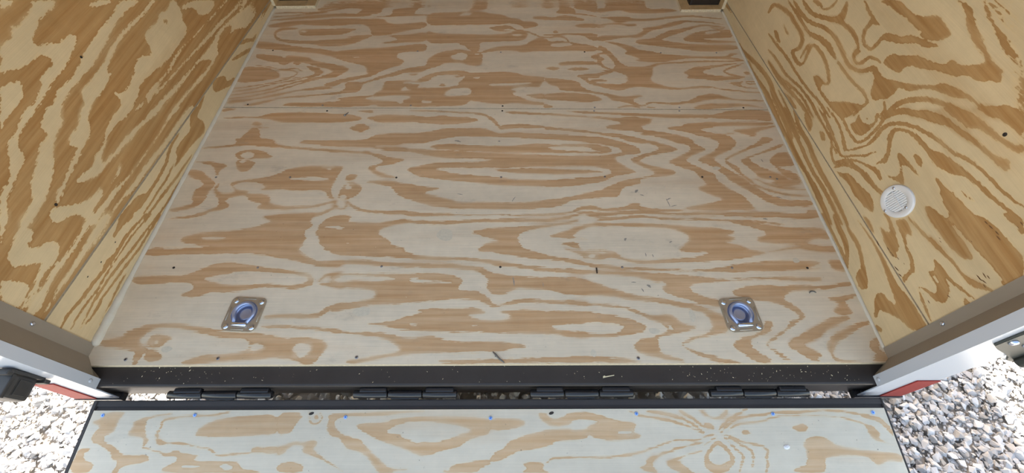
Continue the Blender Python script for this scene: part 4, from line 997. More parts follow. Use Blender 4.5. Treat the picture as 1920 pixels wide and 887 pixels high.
def make_gravel():
    protos = []
    for k in range(18):
        bm = BM()
        for i in range(13):
            p = Vector(rng.normal(size=3)).normalized()
            p = Vector((p.x, p.y * rng.uniform(0.6, 0.95), p.z * rng.uniform(0.36, 0.6)))
            bm.verts.new(p * rng.uniform(0.78, 1.0))
        bmesh.ops.convex_hull(bm, input=list(bm.verts))
        loose = [v for v in bm.verts if not v.link_faces]
        if loose:
            bmesh.ops.delete(bm, geom=loose, context='VERTS')
        bmesh.ops.triangulate(bm, faces=bm.faces)
        bm.verts.index_update()
        V = np.array([v.co[:] for v in bm.verts])
        F = np.array([[v.index for v in f.verts] for f in bm.faces])
        bm.free()
        protos.append((V, F))
    pts = []
    def scatter(x0, x1, y0, y1, per_m2, smin, smax):
        n = int((x1 - x0) * (y1 - y0) * per_m2)
        for _ in range(n):
            s = smin + (smax - smin) * rng.random() ** 2.0
            pts.append((rng.uniform(x0, x1), rng.uniform(y0, y1), s))
    # close by: beside the ramp and under the hinge gap; thinner farther out
    for side in (-1, 1):
        a, b = sorted((side * 1.15, side * 2.45))
        scatter(a, b, -0.62, 0.62, 5200, 0.008, 0.026)
        scatter(a, b, -0.62, 0.62, 7000, 0.004, 0.009)
        a, b = sorted((side * 2.5, side * 4.5))
        scatter(a, b, -2.0, 1.5, 700, 0.010, 0.026)
        a, b = sorted((side * 1.25, side * 2.5))
        scatter(a, b, -2.4, -0.62, 800, 0.010, 0.026)
    scatter(-1.15, 1.15, -0.25, 0.35, 3000, 0.008, 0.026)
    vs, fs, tone, off = [], [], [], 0
    for (x, y, s) in pts:
        V, F = protos[rng.integers(len(protos))]
        a = rng.uniform(0, 2 * math.pi)
        tx, ty = rng.normal(0, 0.2, 2)
        R = np.array((Matrix.Rotation(a, 3, 'Z') @ Matrix.Rotation(tx, 3, 'X') @ Matrix.Rotation(ty, 3, 'Y')))
        w = (V * s) @ R.T
        w += np.array([x, y, slope_z(y, ZG) - 0.018 + s * 0.35 + rng.uniform(-0.006, 0.006)])
        vs.append(w)
        fs.append(F + off)
        off += len(V)
        tone.append(np.full(len(V), rng.random()))
    vs = np.vstack(vs)
    fs = np.vstack(fs)
    me = bpy.data.meshes.new('gravel')
    me.vertices.add(len(vs))
    me.vertices.foreach_set('co', vs.astype(np.float32).ravel())
    me.loops.add(fs.size)
    me.loops.foreach_set('vertex_index', fs.astype(np.int32).ravel())
    me.polygons.add(len(fs))
    me.polygons.foreach_set('loop_start', np.arange(0, fs.size, 3, dtype=np.int32))
    me.update(calc_edges=True)
    me.validate()
    me.shade_flat()
    at = me.attributes.new('tone', 'FLOAT', 'POINT')
    at.data.foreach_set('value', np.concatenate(tone).astype(np.float32))
    m, nt, b = new_mat('crushed_limestone')
    a = N(nt, 'ShaderNodeAttribute', attribute_name='tone')
    r = ramp_node(nt, [(0.0, rgb(150, 146, 140)), (0.25, rgb(174, 171, 169)), (0.5, rgb(190, 189, 190)), (0.8, rgb(208, 207, 206)), (1.0, rgb(176, 168, 158))])
    nt.links.new(a.outputs['Fac'], r.inputs[0])
    no = mapped_noise(nt, (55.0,) * 3, 1.0, 4.0, 0.65)
    c = mix_rgb(nt, 'MULTIPLY', 1.0, r.outputs[0], tone_ramp(nt, no, 0.84, 1.06))
    nt.links.new(c, b.inputs['Base Color'])
    b.inputs['Roughness'].default_value = 0.9
    b.inputs['Specular IOR Level'].default_value = 0.2
    me.materials.append(m)
    o = bpy.data.objects.new('gravel', me)
    COL.objects.link(o)
    tag(o, 'crushed pale limestone gravel covering the ground around the trailer', 'gravel', kind='stuff')
make_gravel()

# ------------------------------------------------------------------ trailer shell
FRONT = 4.7
JY, JK = 1.1245, -0.0153          # joint between the two floor sheets: y = JY + JK * x
RINGS = [(-0.784, 0.163), (0.812, 0.155)]

SH = {k: parse_grain(k) for k in GRAIN}

def struct(o):
    o['kind'] = 'structure'
    return o

def make_floor():
    us = grid_lines(-HW, HW, -HW, HW, 0.0042, 0.1)
    vs = grid_lines(0.0, 1.0, 0.0, 1.0, 0.0036, 0.1)
    def jy(u):
        return JY + JK * u
    def place_rear(u, v, d):
        return np.stack([u, v * (jy(u) - 0.0022), np.full(u.shape, -d)], -1)
    def f_rear(u, v, soft=False):
        return grain_field(u, v * jy(u), SH['floor'], 0.0, 0.018 if soft else 0.0056)
    holes = None
    o = panel('floor', us, vs, place_rear, 0.018, f_rear, M['floor'], M['ply_edge'],
              holes=[(x, y / (JY + JK * x), 0.0) for x, y in RINGS])
    # openings for the recessed tie-downs (under their plates)
    me = o.data
    bm = BM()
    bm.from_mesh(me)
    kill = [f for f in bm.faces if len(f.verts) == 4 and any((f.calc_center_median().x - x) ** 2 + (f.calc_center_median().y - y) ** 2 < 0.041 ** 2 and f.calc_center_median().z > -0.001 for x, y in RINGS)]
    bmesh.ops.delete(bm, geom=kill, context='FACES')
    bm.to_mesh(me)
    bm.free()
    struct(o)
    vs2 = grid_lines(0.0, 1.0, 0.0, 0.225, 0.0009, 0.03)
    def place_front(u, v, d):
        a = jy(u) + 0.0022
        return np.stack([u, a + v * (FRONT - a), np.full(u.shape, -d)], -1)
    def f_front(u, v, soft=False):
        a = jy(u) + 0.0022
        y = a + v * (FRONT - a)
        g = grain_field(u, y, SH['floor'], 0.0, 0.018 if soft else 0.0056)
        k = np.clip((y - 2.0) / 0.1, 0, 1)
        return g * (1 - k) + wild_figure(u, y, 0) * k
    o2 = struct(panel('floor', us, vs2, place_front, 0.018, f_front, M['floor'], M['ply_edge']))
    bm = BM()
    box(bm, -HW, HW, 0.03, FRONT, -0.13, -0.019)
    u = obj('floor', bm, M['black'])
    struct(u)
    return o, o2
floor_rear, floor_front = make_floor()

def kick_z(y):
    return 0.1733 - TT * y

def make_walls():
    for side, up, kick, nm in ((-1, 'wl', 'kl', 'left'), (1, 'wr', 'kr', 'right')):
        X = side * HW
        th = 0.018 * side
        # lower strip: top edge runs along the trailer, floor slopes
        us = grid_lines(0.0, 1.0, 0.0, 0.335, 0.0008, 0.02)
        vs = grid_lines(0.0, 1.0, 0.0, 1.0, 0.022, 0.1)
        def yy(u, z):
            y0 = (0.0575 if side < 0 else 0.0365) + TT * z
            return y0 + u * (FRONT - y0)
        def place_k(u, v, d):
            y = yy(u, 0)
            top = np.maximum(kick_z(y) - (0.0035 if side < 0 else 0.0025), 0.012)
            z = 0.001 + v * (top - 0.001)
            y = yy(u, z)
            return np.stack([np.full(u.shape, X + (th and side * d)), y, z], -1)
        def f_k(u, v, soft=False):
            p = place_k(u, v, 0.0)
            g = grain_field(p[:, 1], p[:, 2], SH[kick], 0.0, 0.010 if soft else 0.0040)
            k = np.clip((p[:, 1] - 1.75) / 0.1, 0, 1)
            return g * (1 - k) + wild_figure(p[:, 1], p[:, 2] * 2, 0) * k
        struct(panel('baseboard_' + nm, us, vs, place_k, 0.018, f_k, M['wall_fine'], M['ply_edge']))
        # main sheet
        us2 = grid_lines(0.0, 1.0, 0.0, 0.335, 0.0008, 0.02)
        vs2 = grid_lines(0.0, 1.0, 0.0, 0.42, 0.0022, 0.03)
        vis = [(0.0, -0.1), (0.0, 0.52), (0.62, 0.79), (1.92, 0.06), (2.0, -0.2)]
        ZT = 2.1
        def place_u(u, v, d):
            y = yy(u, 0)
            bot = kick_z(y) + (0.0035 if side < 0 else 0.0025)
            z = bot + v * (ZT - bot)
            y = yy(u, z)
            return np.stack([np.full(u.shape, X + side * d), y, z], -1)
        base = 1.0 if side < 0 else 0.0
        def f_u(u, v, soft=False):
            p = place_u(u, v, 0.0)
            g = grain_field(p[:, 1], p[:, 2], SH[up], base, 0.016 if soft else (0.0052 if side < 0 else 0.0040))
            # beyond the part the photograph shows: ordinary wavy figure
            y, z = p[:, 1], p[:, 2]
            out = np.maximum(z - np.interp(y, [0, 0.1, 0.66, 1.95, 3], [0.36, 0.46, 0.74, 0.04, -0.5]), 0)
            k = np.clip(out / 0.05, 0, 1)
            return g * (1 - k) + wild_figure(y, z, 0) * k
        W = struct(panel('wall_' + nm, us2, vs2, place_u, 0.018, f_u, M['wall' if side < 0 else 'wall_fine'], M['ply_edge']))
        # dark backing seen in the open joint between the two sheets
        bm = BM()
        ys = [0.03, 2.3]
        for ya, yb in zip(ys, ys[1:]):
            a = [bm.verts.new((X + side * 0.0035, y, z)) for y, z in ((ya, kick_z(ya) - 0.016), (yb, kick_z(yb) - 0.016), (yb, kick_z(yb) + 0.016), (ya, kick_z(ya) + 0.016))]
            b = [bm.verts.new(v.co + Vector((side * 0.008, 0, 0))) for v in a]
            bm.faces.new(a)
            bm.faces.new(b[::-1])
            for i in range(4):
                bm.faces.new((a[i], a[(i + 1) % 4], b[(i + 1) % 4], b[i]))
        bmesh.ops.recalc_face_normals(bm, faces=bm.faces)
        struct(obj('trim_1' if side < 0 else 'trim_2', bm, M['seam']))
        # outer skin
        bm = BM()
        box(bm, side * (HW + 0.03), side * HO, 0.115, FRONT + 0.06, -0.13, 2.16)
        struct(obj('wall_outer_' + nm, bm, M['white_skin']))
        # caulk bead along the floor
        bm = BM()
        pts, rad = [], []
        n = 150
        for i in range(n + 1):
            y = (0.060 if side < 0 else 0.042) + (1.88 if side < 0 else 1.84) * (i / n) ** 1.15
            k = (0.0075 if side < 0 else 0.0055)
            if side < 0:
                k += 0.0075 * math.exp(-((y - 0.10) / 0.13) ** 2)
            k *= 1 + 0.14 * math.sin(y * 37) * math.sin(y * 61 + 1)
            if i in (0, n):
                k *= 0.5
            pts.append((X - side * (0.001 + 0.25 * k), y, 0.0005))
            rad.append(k)
        tube(bm, pts, rad, 10)
        struct(obj('trim_3' if side < 0 else 'trim_4', bm, M['caulk'], smooth=True))
    bm = BM()
    box(bm, -HW - 0.03, HW + 0.03, -0.03, FRONT + 0.06, 2.1, 2.16, skew=lean)
    struct(obj('ceiling', bm, M['white_skin']))
    bm = BM()
    box(bm, -HW - 0.07, HW + 0.07, FRONT - 0.03, FRONT + 0.10, -0.13, 2.2)
    struct(obj('wall_front', bm, M['white_skin']))  # unseen; set close and white to bounce light onto the deep floor
make_walls()

# ------------------------------------------------------------------ fasteners
def screw_bm(p, normal, r=0.0042, h=0.0012, spin=0.0, hide=0.0, cross=True):
    bm = BM()
    Mx = frame_on(Vector(p) + Vector(normal).normalized() * hide, normal, spin)
    lathe(bm, [(r, 0), (r * 0.96, h * 0.6), (r * 0.6, h), (0, h * 1.05)], Mx, 14)
    if cross:
        for a in (0, math.pi / 2):
            R = Mx @ Matrix.Rotation(a, 4, 'Z')
            vs = [bm.verts.new(R @ Vector(c)) for c in ((-r * .62, -r * .13, h * 1.12), (r * .62, -r * .13, h * 1.12), (r * .62, r * .13, h * 1.12), (-r * .62, r * .13, h * 1.12))]
            f = bm.faces.new(vs)
            f.material_index = 1
    return bm

FLOOR_SCREWS_REAR = [(.039, 1.109), (.444, 1.105), (.819, 1.102), (-.738, 1.115), (-1.09, .736), (-.796, .734), (-.375, .73),
    (.038, .729), (.446, .728), (.828, .725), (1.094, .723), (1.117, .713), (-1.085, .333), (-.795, .332), (-.369, .334), (.04, .33),
    (.458, .327), (.832, .323), (1.088, .321), (-1.097, .018), (-.816, .02), (-.394, .022), (.462, .016)]
FLOOR_SCREWS_FRONT = [(-1.112, 1.557), (-.387, 1.544), (.027, 1.531), (.442, 1.529), (.817, 1.519), (1.09, 1.516), (-1.105, 1.16),
    (-.767, 1.152), (-.371, 1.147), (.04, 1.14), (.449, 1.127), (.824, 1.124), (1.106, 1.12)]
for o, lst in ((floor_rear, FLOOR_SCREWS_REAR), (floor_front, FLOOR_SCREWS_FRONT)):
    for i, (x, y) in enumerate(lst):
        near = y < 0.1
        obj('screw', screw_bm((x, y, 0.0002), (0, 0, 1), r=0.0052 if near else 0.0042, h=0.0014, spin=i * 0.7, cross=near),
            [M['screw'] if near or i % 3 else M['screw_dark'], M['screw_dark']], o)

# ------------------------------------------------------------------ rear sill
def make_sill():
    t = thing('rear_sill', 'black steel sill across the back edge between plywood floor and ramp', 'sill', (0, -0.03, -0.13))
    bm = BM()
    # one bent section: flat top, rounded lip, upright rear face
    prof = [(0.006, -0.0185), (-0.052, -0.0185), (-0.0565, -0.020), (-0.059, -0.0245), (-0.0585, -0.029), (-0.056, -0.031),
            (-0.056, -0.125), (-0.050, -0.130), (-0.046, -0.128), (-0.046, -0.036), (0.006, -0.030)]
    L = [bm.verts.new((-1.222, y, z)) for y, z in prof]
    R = [bm.verts.new((1.222, y, z)) for y, z in prof]
    n = len(prof)
    for i in range(n):
        bm.faces.new((L[i], L[(i + 1) % n], R[(i + 1) % n], R[i]))
    bm.faces.new(L[::-1])
    bm.faces.new(R)
    bmesh.ops.recalc_face_normals(bm, faces=bm.faces)
    obj('top_plate', bm, M['black'], t)
    # weld bead along the plywood
    bm = BM()
    pts = [(-1.2 + 2.4 * i / 60, 0.0045 + 0.0008 * math.sin(i * 2.3), -0.0175) for i in range(61)]
    tube(bm, pts, 0.0022, 8)
    obj('edge_bead', bm, M['black_gloss'], t, smooth=True)
make_sill()

# ------------------------------------------------------------------ rear posts with inner trim
def make_post(side):
    lr = 'left' if side < 0 else 'right'
    H = 2.05
    # taupe trim: flat strip on the wall, then a return towards the opening
    S = side
    bm = BM()
    ya, yb = (0.065, 0.0275) if side < 0 else (0.044, 0.0125)
    prof = [(S * 1.2185, ya), (S * 1.2145, ya), (S * 1.2145, yb), (S * 1.167, -0.031), (S * 1.172, -0.036), (S * 1.2185, 0.008)]
    zs = (0.0012, H)
    A = [bm.verts.new((x, y + TT * zs[0], zs[0])) for x, y in prof]
    B = [bm.verts.new((x, y + TT * zs[1], zs[1])) for x, y in prof]
    # lower tail of the return reaches down to the sill
    n = len(prof)
    for i in range(n):
        bm.faces.new((A[i], A[(i + 1) % n], B[(i + 1) % n], B[i]))
    bm.faces.new(A)
    bm.faces.new(B[::-1])
    # filler below the floor level, over the sill
    prof2 = [(S * 1.2185, 0.004), (S * 1.2145, 0.004), (S * 1.167, -0.031), (S * 1.172, -0.036), (S * 1.2185, -0.004)]
    A2 = [bm.verts.new((x, y, -0.018)) for x, y in prof2]
    B2 = [bm.verts.new((x, y, 0.0012)) for x, y in prof2]
    m = len(prof2)
    for i in range(m):
        bm.faces.new((A2[i], A2[(i + 1) % m], B2[(i + 1) % m], B2[i]))
    bm.faces.new(A2)
    bm.faces.new(B2[::-1])
    bmesh.ops.recalc_face_normals(bm, faces=bm.faces)
    tr = struct(obj('trim_5' if side < 0 else 'trim_6', bm, M['taupe']))
    sy, sz = ((0.062, 0.197) if side < 0 else (0.041, 0.211))
    for k in range(4):
        z = sz + 0.45 * k
        obj('screw', screw_bm((S * 1.2143, 0.030 + TT * z if side > 0 else 0.046 + TT * z, z), (-S, 0, 0), r=0.0062, h=0.004, spin=0.4, cross=False), [M['zinc'], M['screw_dark']], tr, smooth=True)

    # white corner post
    t = thing('corner_post', ('white painted rear post on the left, carrying the black latch keeper' if side < 0 else
              'white painted rear post on the right, carrying the steel hinge latch'), 'post', (S * 1.23, -0.06, -0.11), 'white rear posts')
    xi, xo = 1.160, 1.297
    yf = lambda z: -0.062 + TT * z
    def L(x, y, z):
        return (S * x, y + TT * z, z)
    bm = BM()
    # inward flange (standing on the sill)
    fz0 = -0.0175
    for sgn in (0,):
        p = [(xi, -0.034), (xi, -0.062), (xi + 0.003, -0.062), (xi + 0.003, -0.034)]
        a = [bm.verts.new(L(x, y, fz0)) for x, y in p]
        b = [bm.verts.new(L(x, y, H)) for x, y in p]
        for i in range(4):
            bm.faces.new((a[i], a[(i + 1) % 4], b[(i + 1) % 4], b[i]))
        bm.faces.new(a)
        bm.faces.new(b[::-1])
    bmesh.ops.recalc_face_normals(bm, faces=bm.faces)
    es = [e for e in bm.edges if e.calc_length() > 1]
    obj('inner_flange', bm, M['white'], t)
    bm = BM()
    # rear face, reaching below the sill
    p = [(xi, -0.062), (xi, -0.065), (xo - 0.006, -0.065), (xo, -0.060), (xo, -0.03), (xo - 0.003, -0.03), (xo - 0.004, -0.058), (xo - 0.008, -0.062)]
    z0 = -0.108
    a = [bm.verts.new(L(x, y, z0)) for x, y in p]
    b = [bm.verts.new(L(x, y, H)) for x, y in p]
    n = len(p)
    for i in range(n):
        bm.faces.new((a[i], a[(i + 1) % n], b[(i + 1) % n], b[i]))
    bm.faces.new(a)
    bm.faces.new(b[::-1])
    bmesh.ops.recalc_face_normals(bm, faces=bm.faces)
    obj('rear_face', bm, M['white'], t)
    # red marker at its foot
    bm = BM()
    box(bm, S * 1.228, S * 1.294, -0.0685, -0.0652, -0.106, 0.045, skew=lean, bevel=0.001)
    obj('red_marker', bm, M['red'], t)
    # black foot plate
    bm = BM()
    box(bm, S * 1.152, S * 1.302, -0.078, -0.055, -0.128, -0.1085, bevel=0.002)
    obj('foot_plate', bm, M['black_gloss'], t)
    # screws: one in the flange, one near the tip
    z = -0.002 if side > 0 else 0.012
    obj('screw', screw_bm((S * (xi - 0.0002), -0.048 + TT * z, z), (-S, 0, 0), r=0.0058, h=0.0028, cross=False), [M['white'], M['screw_dark']], t, smooth=True)
    obj('screw', screw_bm((S * 1.172, -0.0652 + TT * -0.094, -0.094), (0, -1, 0), r=0.005, h=0.0022, cross=False), [M['white'], M['screw_dark']], t, smooth=True)
    return t

post_l = make_post(-1)
post_r = make_post(1)

def rear_y(z):
    return -0.0652 + TT * z

def make_keeper():
    """black latch keeper on the left post: base plate, hooked body with a raised rib"""
    zc = 0.138
    X = -1.236
    y0 = rear_y(zc)
    g = obj('latch_keeper', keeper_base(X, y0, zc), M['rubber'], post_l)
    bm = BM()
    box(bm, X - 0.034, X + 0.026, y0 - 0.068, y0 - 0.008, zc - 0.034, zc + 0.026, bevel=0.009)
    box(bm, X + 0.0245, X + 0.0285, y0 - 0.058, y0 - 0.020, zc - 0.020, zc + 0.012, bevel=0.0015)
    obj('body', bm, M['rubber'], g)
    bm = BM()
    box(bm, X - 0.036, X + 0.028, y0 - 0.070, y0 - 0.010, zc + 0.026, zc + 0.036, bevel=0.003)
    obj('rib', bm, M['rubber'], g)
    return g

def keeper_base(X, y0, zc):
    bm = BM()
    box(bm, X - 0.026, X + 0.030, y0 - 0.010, y0 - 0.0005, zc - 0.046, zc + 0.048, bevel=0.003)
    box(bm, X + 0.004, X + 0.036, y0 - 0.018, y0 - 0.006, zc + 0.042, zc + 0.058, bevel=0.004)
    box(bm, X + 0.004, X + 0.036, y0 - 0.018, y0 - 0.006, zc - 0.058, zc - 0.040, bevel=0.004)
    return bm
make_keeper()

def make_steel_latch():
    """dull steel latch plate with a lobed lower edge, a barrel and round bolts"""
    y0 = rear_y(0.34) - 0.0005
    def L(x, z, d):
        return (x, y0 + TT * (z - 0.34) - d, z)
    out = [(1.186, 0.322), (1.212, 0.300), (1.236, 0.284), (1.262, 0.268), (1.284, 0.250), (1.302, 0.228), (1.322, 0.216), (1.340, 0.222), (1.348, 0.240), (1.348, 0.52), (1.186, 0.52)]
    bm = BM()
    a = [bm.verts.new(L(x, z, 0.0)) for x, z in out]
    b = [bm.verts.new(L(x, z, 0.006)) for x, z in out]
    n = len(out)
    bm.faces.new(a)
    bm.faces.new(b[::-1])
    for k in range(n):
        bm.faces.new((a[k], a[(k + 1) % n], b[(k + 1) % n], b[k]))
    bmesh.ops.recalc_face_normals(bm, faces=bm.faces)
    bmesh.ops.bevel(bm, geom=list(bm.edges), offset=0.0012, segments=2, affect='EDGES')
    g = obj('hinge_latch', bm, M['dull_steel'], post_r)
    bm = BM()
    tube(bm, [L(1.322, 0.235, 0.014), L(1.322, 0.52, 0.014)], 0.013, 14)
    obj('barrel', bm, M['dull_steel'], g, smooth=True)
    for x, z in ((1.206, 0.345), (1.252, 0.330), (1.206, 0.405), (1.252, 0.39)):
        obj('bolt', screw_bm(L(x, z, 0.0062), (0, -1, 0), r=0.0095, h=0.006, cross=False), [M['zinc'], M['screw_dark']], g, smooth=True)
make_steel_latch()

# ------------------------------------------------------------------ ramp door
RY, RZ, RT = -0.088, -0.062, math.radians(5.0)
def rp(x, s, h=0.0):
    """a point on the ramp: s metres down its slope, h above its face"""
    return Vector((x, RY - math.cos(RT) * s + math.sin(RT) * -h * -1 * -1, RZ - math.sin(RT) * s + math.cos(RT) * h))

def rbox(bm, x0, x1, s0, s1, h0, h1, bevel=0.0):
    vs = [bm.verts.new(rp(x, s, h)) for x in (x0, x1) for s in (s0, s1) for h in (h0, h1)]
    idx = [(0, 1, 3, 2), (4, 6, 7, 5), (0, 4, 5, 1), (2, 3, 7, 6), (0, 2, 6, 4), (1, 5, 7, 3)]
    fs = [bm.faces.new([vs[i] for i in f]) for f in idx]
    bmesh.ops.recalc_face_normals(bm, faces=fs)
    if bevel:
        bmesh.ops.bevel(bm, geom=list({e for f in fs for e in f.edges}), offset=bevel, segments=2, affect='EDGES')

RAMP_LEN = 2.15
ramp_t = thing('ramp_door', 'lowered ramp door of pale plywood in a black steel frame', 'ramp', (0, RY - 1.0, slope_z(RY - 1.0, ZG)))
def make_ramp():
    bm = BM()
    rbox(bm, -1.192, 1.198, 0.0, 0.020, -0.045, -0.0035, bevel=0.003)
    rbox(bm, -1.192, 1.198, 0.0195, 0.0285, -0.045, -0.0065, bevel=0.0015)
    rbox(bm, -1.192, -1.1785, 0.0, RAMP_LEN, -0.045, -0.001, bevel=0.002)
    rbox(bm, 1.1905, 1.198, 0.0, RAMP_LEN, -0.045, -0.001, bevel=0.002)
    rbox(bm, -1.192, 1.198, RAMP_LEN, RAMP_LEN + 0.03, -0.045, -0.001, bevel=0.002)
    obj('frame', bm, M['black_frame'], ramp_t)
    us = grid_lines(-1.178, 1.190, -1.178, 1.190, 0.0045, 0.1)
    vs = grid_lines(0.0287, RAMP_LEN, 0.0287, 0.24, 0.003, 0.05)
    def place(u, v, d):
        return np.stack([u, RY - math.cos(RT) * v - math.sin(RT) * d * -1 * 0, RZ - math.sin(RT) * v - math.cos(RT) * d], -1)
    def f(u, v, soft=False):
        g = grain_field(u, v, SH['ramp'], 0.0, 0.014 if soft else 0.0040)
        k = np.clip((v - 0.2) / 0.05, 0, 1)
        return g * (1 - k) + wild_figure(u, v, 0) * k
    p = panel('panel', us, vs, place, 0.02, f, M['ramp'], M['ply_edge'], parent=ramp_t)
    n = Vector((0, -math.sin(RT), math.cos(RT)))
    for i, (x, s) in enumerate([(-1.145, .042), (-.869, .042), (-.417, .049), (.015, .053), (.449, .042), (.854, .044), (1.152, .041)]):
        q = rp(x, s, 0.0003)
        obj('screw', screw_bm(q, n, r=0.0056, h=0.0013, spin=0.5 + i, cross=True), [M['screw_blue'], plain_blue], p)
    for x, s in ((-.521, .039), (.196, .040)):
        bm = BM()
        Mx = frame_on(rp(x, s, 0.0004), n, 0.3) @ Matrix.Diagonal((1.5, 0.8, 1, 1))
        lathe(bm, [(0.0052, 0), (0.004, 0.0006), (0, 0.0007)], Mx, 12)
        obj('knot', bm, M['screw_dark'], p)
plain_blue = plain('blue_recess', rgb(40, 90, 190), 0.4, metal=0.3)
make_ramp()

def make_hinges():
    for i, (x0, x1) in enumerate(((-0.962, -0.647), (-0.400, -0.088), (0.134, 0.444), (0.676, 0.972))):
        L = x1 - x0
        y, z, r = -0.0745, -0.053, 0.0118
        bm = BM()
        # welded leaf on the sill side, in two pieces
        for a, b in ((0.06, 0.32), (0.70, 0.97)):
            box(bm, x0 + L * a, x0 + L * b, -0.072, -0.0570, -0.056, -0.0400, bevel=0.004)
        h = obj('hinge', bm, M['black_gloss'], ramp_t)
        for k, (a, b) in enumerate(((0.0, 0.328), (0.337, 0.663), (0.672, 1.0))):
            bm = BM()
            e = 0.002
            xs = [x0 + L * a, x0 + L * a + e, x0 + L * b - e, x0 + L * b]
            tube(bm, [(x, y, z) for x in xs], [r - 0.002, r, r, r - 0.002], 20)
            obj('knuckle', bm, M['black_gloss'], h, smooth=True)
        bm = BM()
        box(bm, x0 + L * 0.36, x0 + L * 0.63, -0.0885, -0.078, -0.064, -0.054, bevel=0.003)
        obj('ramp_leaf', bm, M['black_gloss'], h)
make_hinges()

# ------------------------------------------------------------------ recessed tie-downs
def make_ring(x, y, label, spin):
    t = thing('tie_down_ring', label, 'tie-down', (x, y, 0.0), 'recessed tie-down rings')
    B = Matrix.Translation((x, y, 0)) @ Matrix.Rotation(spin, 4, 'Z')
    # plate with a round opening and raised ribs
    w, h, cr = 0.0575, 0.0585, 0.018
    bm = BM()
    n = 64
    outer_t, outer_b, inner_t = [], [], []
    for k in range(n):
        a = 2 * math.pi * k / n
        ca, sa = math.cos(a), math.sin(a)
        # rounded rectangle by ray
        best = None
        sx, sy = (1 if ca >= 0 else -1), (1 if sa >= 0 else -1)
        cx, cy = sx * (w - cr), sy * (h - cr)
        d = min(w / max(abs(ca), 1e-6), h / max(abs(sa), 1e-6))
        px, py = ca * d, sa * d
        if abs(px) > w - cr and abs(py) > h - cr:
            bq = ca * cx + sa * cy
            c2 = cx * cx + cy * cy - cr * cr
            d = bq + math.sqrt(max(bq * bq - c2, 0))
            px, py = ca * d, sa * d
        outer_t.append(bm.verts.new(B @ Vector((px * 0.985, py * 0.985, 0.0030))))
        outer_b.append(bm.verts.new(B @ Vector((px, py, 0.0002))))
        inner_t.append(bm.verts.new(B @ Vector((ca * 0.0415, sa * 0.0415 + 0.002, 0.0030))))
    for k in range(n):
        k2 = (k + 1) % n
        bm.faces.new((outer_b[k], outer_b[k2], outer_t[k2], outer_t[k]))
        bm.faces.new((outer_t[k], outer_t[k2], inner_t[k2], inner_t[k]))
    pl = obj('plate', bm, M['steel'], t)
    # pressed ribs along the four sides
    for (ax, ay, bx, by) in ((-0.022, 0.0515, 0.022, 0.0515), (-0.024, -0.0525, 0.020, -0.0525), (-0.0505, -0.026, -0.0505, 0.022), (0.0505, -0.026, 0.0505, 0.022)):
        bm = BM()
        tube(bm, [B @ Vector((ax, ay, 0.0022)), B @ Vector((ax + (bx - ax) * .08, ay + (by - ay) * .08, 0.003)), B @ Vector((ax + (bx - ax) * .92, ay + (by - ay) * .92, 0.003)), B @ Vector((bx, by, 0.0022))], [0.0008, 0.0022, 0.0022, 0.0008], 8)
        obj('rib', bm, M['steel'], pl, smooth=True)
    # dish
    bm = BM()
    D = B @ Matrix.Translation((0, 0.002, 0))
    lathe(bm, [(0.0416, 0.0030), (0.0402, 0.0024), (0.0385, 0.0), (0.036, -0.0085), (0.033, -0.0125), (0.0262, -0.0132), (0.0235, -0.0115), (0.0205, -0.0062), (0.0180, -0.0045), (0.0150, -0.0050), (0.0, -0.0055)], D, 48)
    for f in bm.faces:
        f.normal_flip()
    obj('dish', bm, M['zinc_sky'], t, smooth=True)
    # bolt heads
    for k, (hx, hy) in enumerate(((-0.042, 0.043), (0.042, 0.043), (-0.042, -0.044), (0.042, -0.044))):
        bm = BM()
        Hm = B @ Matrix.Translation((hx, hy, 0))
        lathe(bm, [(0.0090, 0.0030), (0.0082, 0.0046), (0.0060, 0.0060), (0.0030, 0.0067), (0, 0.0069)], Hm, 20)
        obj('bolt_head', bm, M['zinc'], t, smooth=True)
    # the D ring: round bow closing to a short bar
    bm = BM()
    pts = []
    for k in range(25):
        a = math.radians(-28 + (208 + 28) * k / 24)
        pts.append(B @ Vector((0.0318 * math.cos(a), 0.0045 + 0.0318 * math.sin(a), 0.0035)))
    pts = [B @ Vector((0.0185, -0.0335, 0.002))] + pts + [B @ Vector((-0.0185, -0.0335, 0.002))]
    tube(bm, pts, 0.0056, 12)
    obj('ring', bm, M['zinc_sky'], t, smooth=True)
    bm = BM()
    tube(bm, [B @ Vector((-0.0245, -0.0365, 0.0045)), B @ Vector((-0.022, -0.0365, 0.0045)), B @ Vector((0.022, -0.0365, 0.0045)), B @ Vector((0.0245, -0.0365, 0.0045))], [0.0052, 0.0070, 0.0070, 0.0052], 16)
    obj('clamp_bar', bm, M['zinc'], t, smooth=True)
make_ring(RINGS[0][0], RINGS[0][1], 'recessed steel D-ring plate in the plywood floor near the left wall', -0.06)
make_ring(RINGS[1][0], RINGS[1][1], 'recessed steel D-ring plate in the plywood floor near the right wall', 0.06)

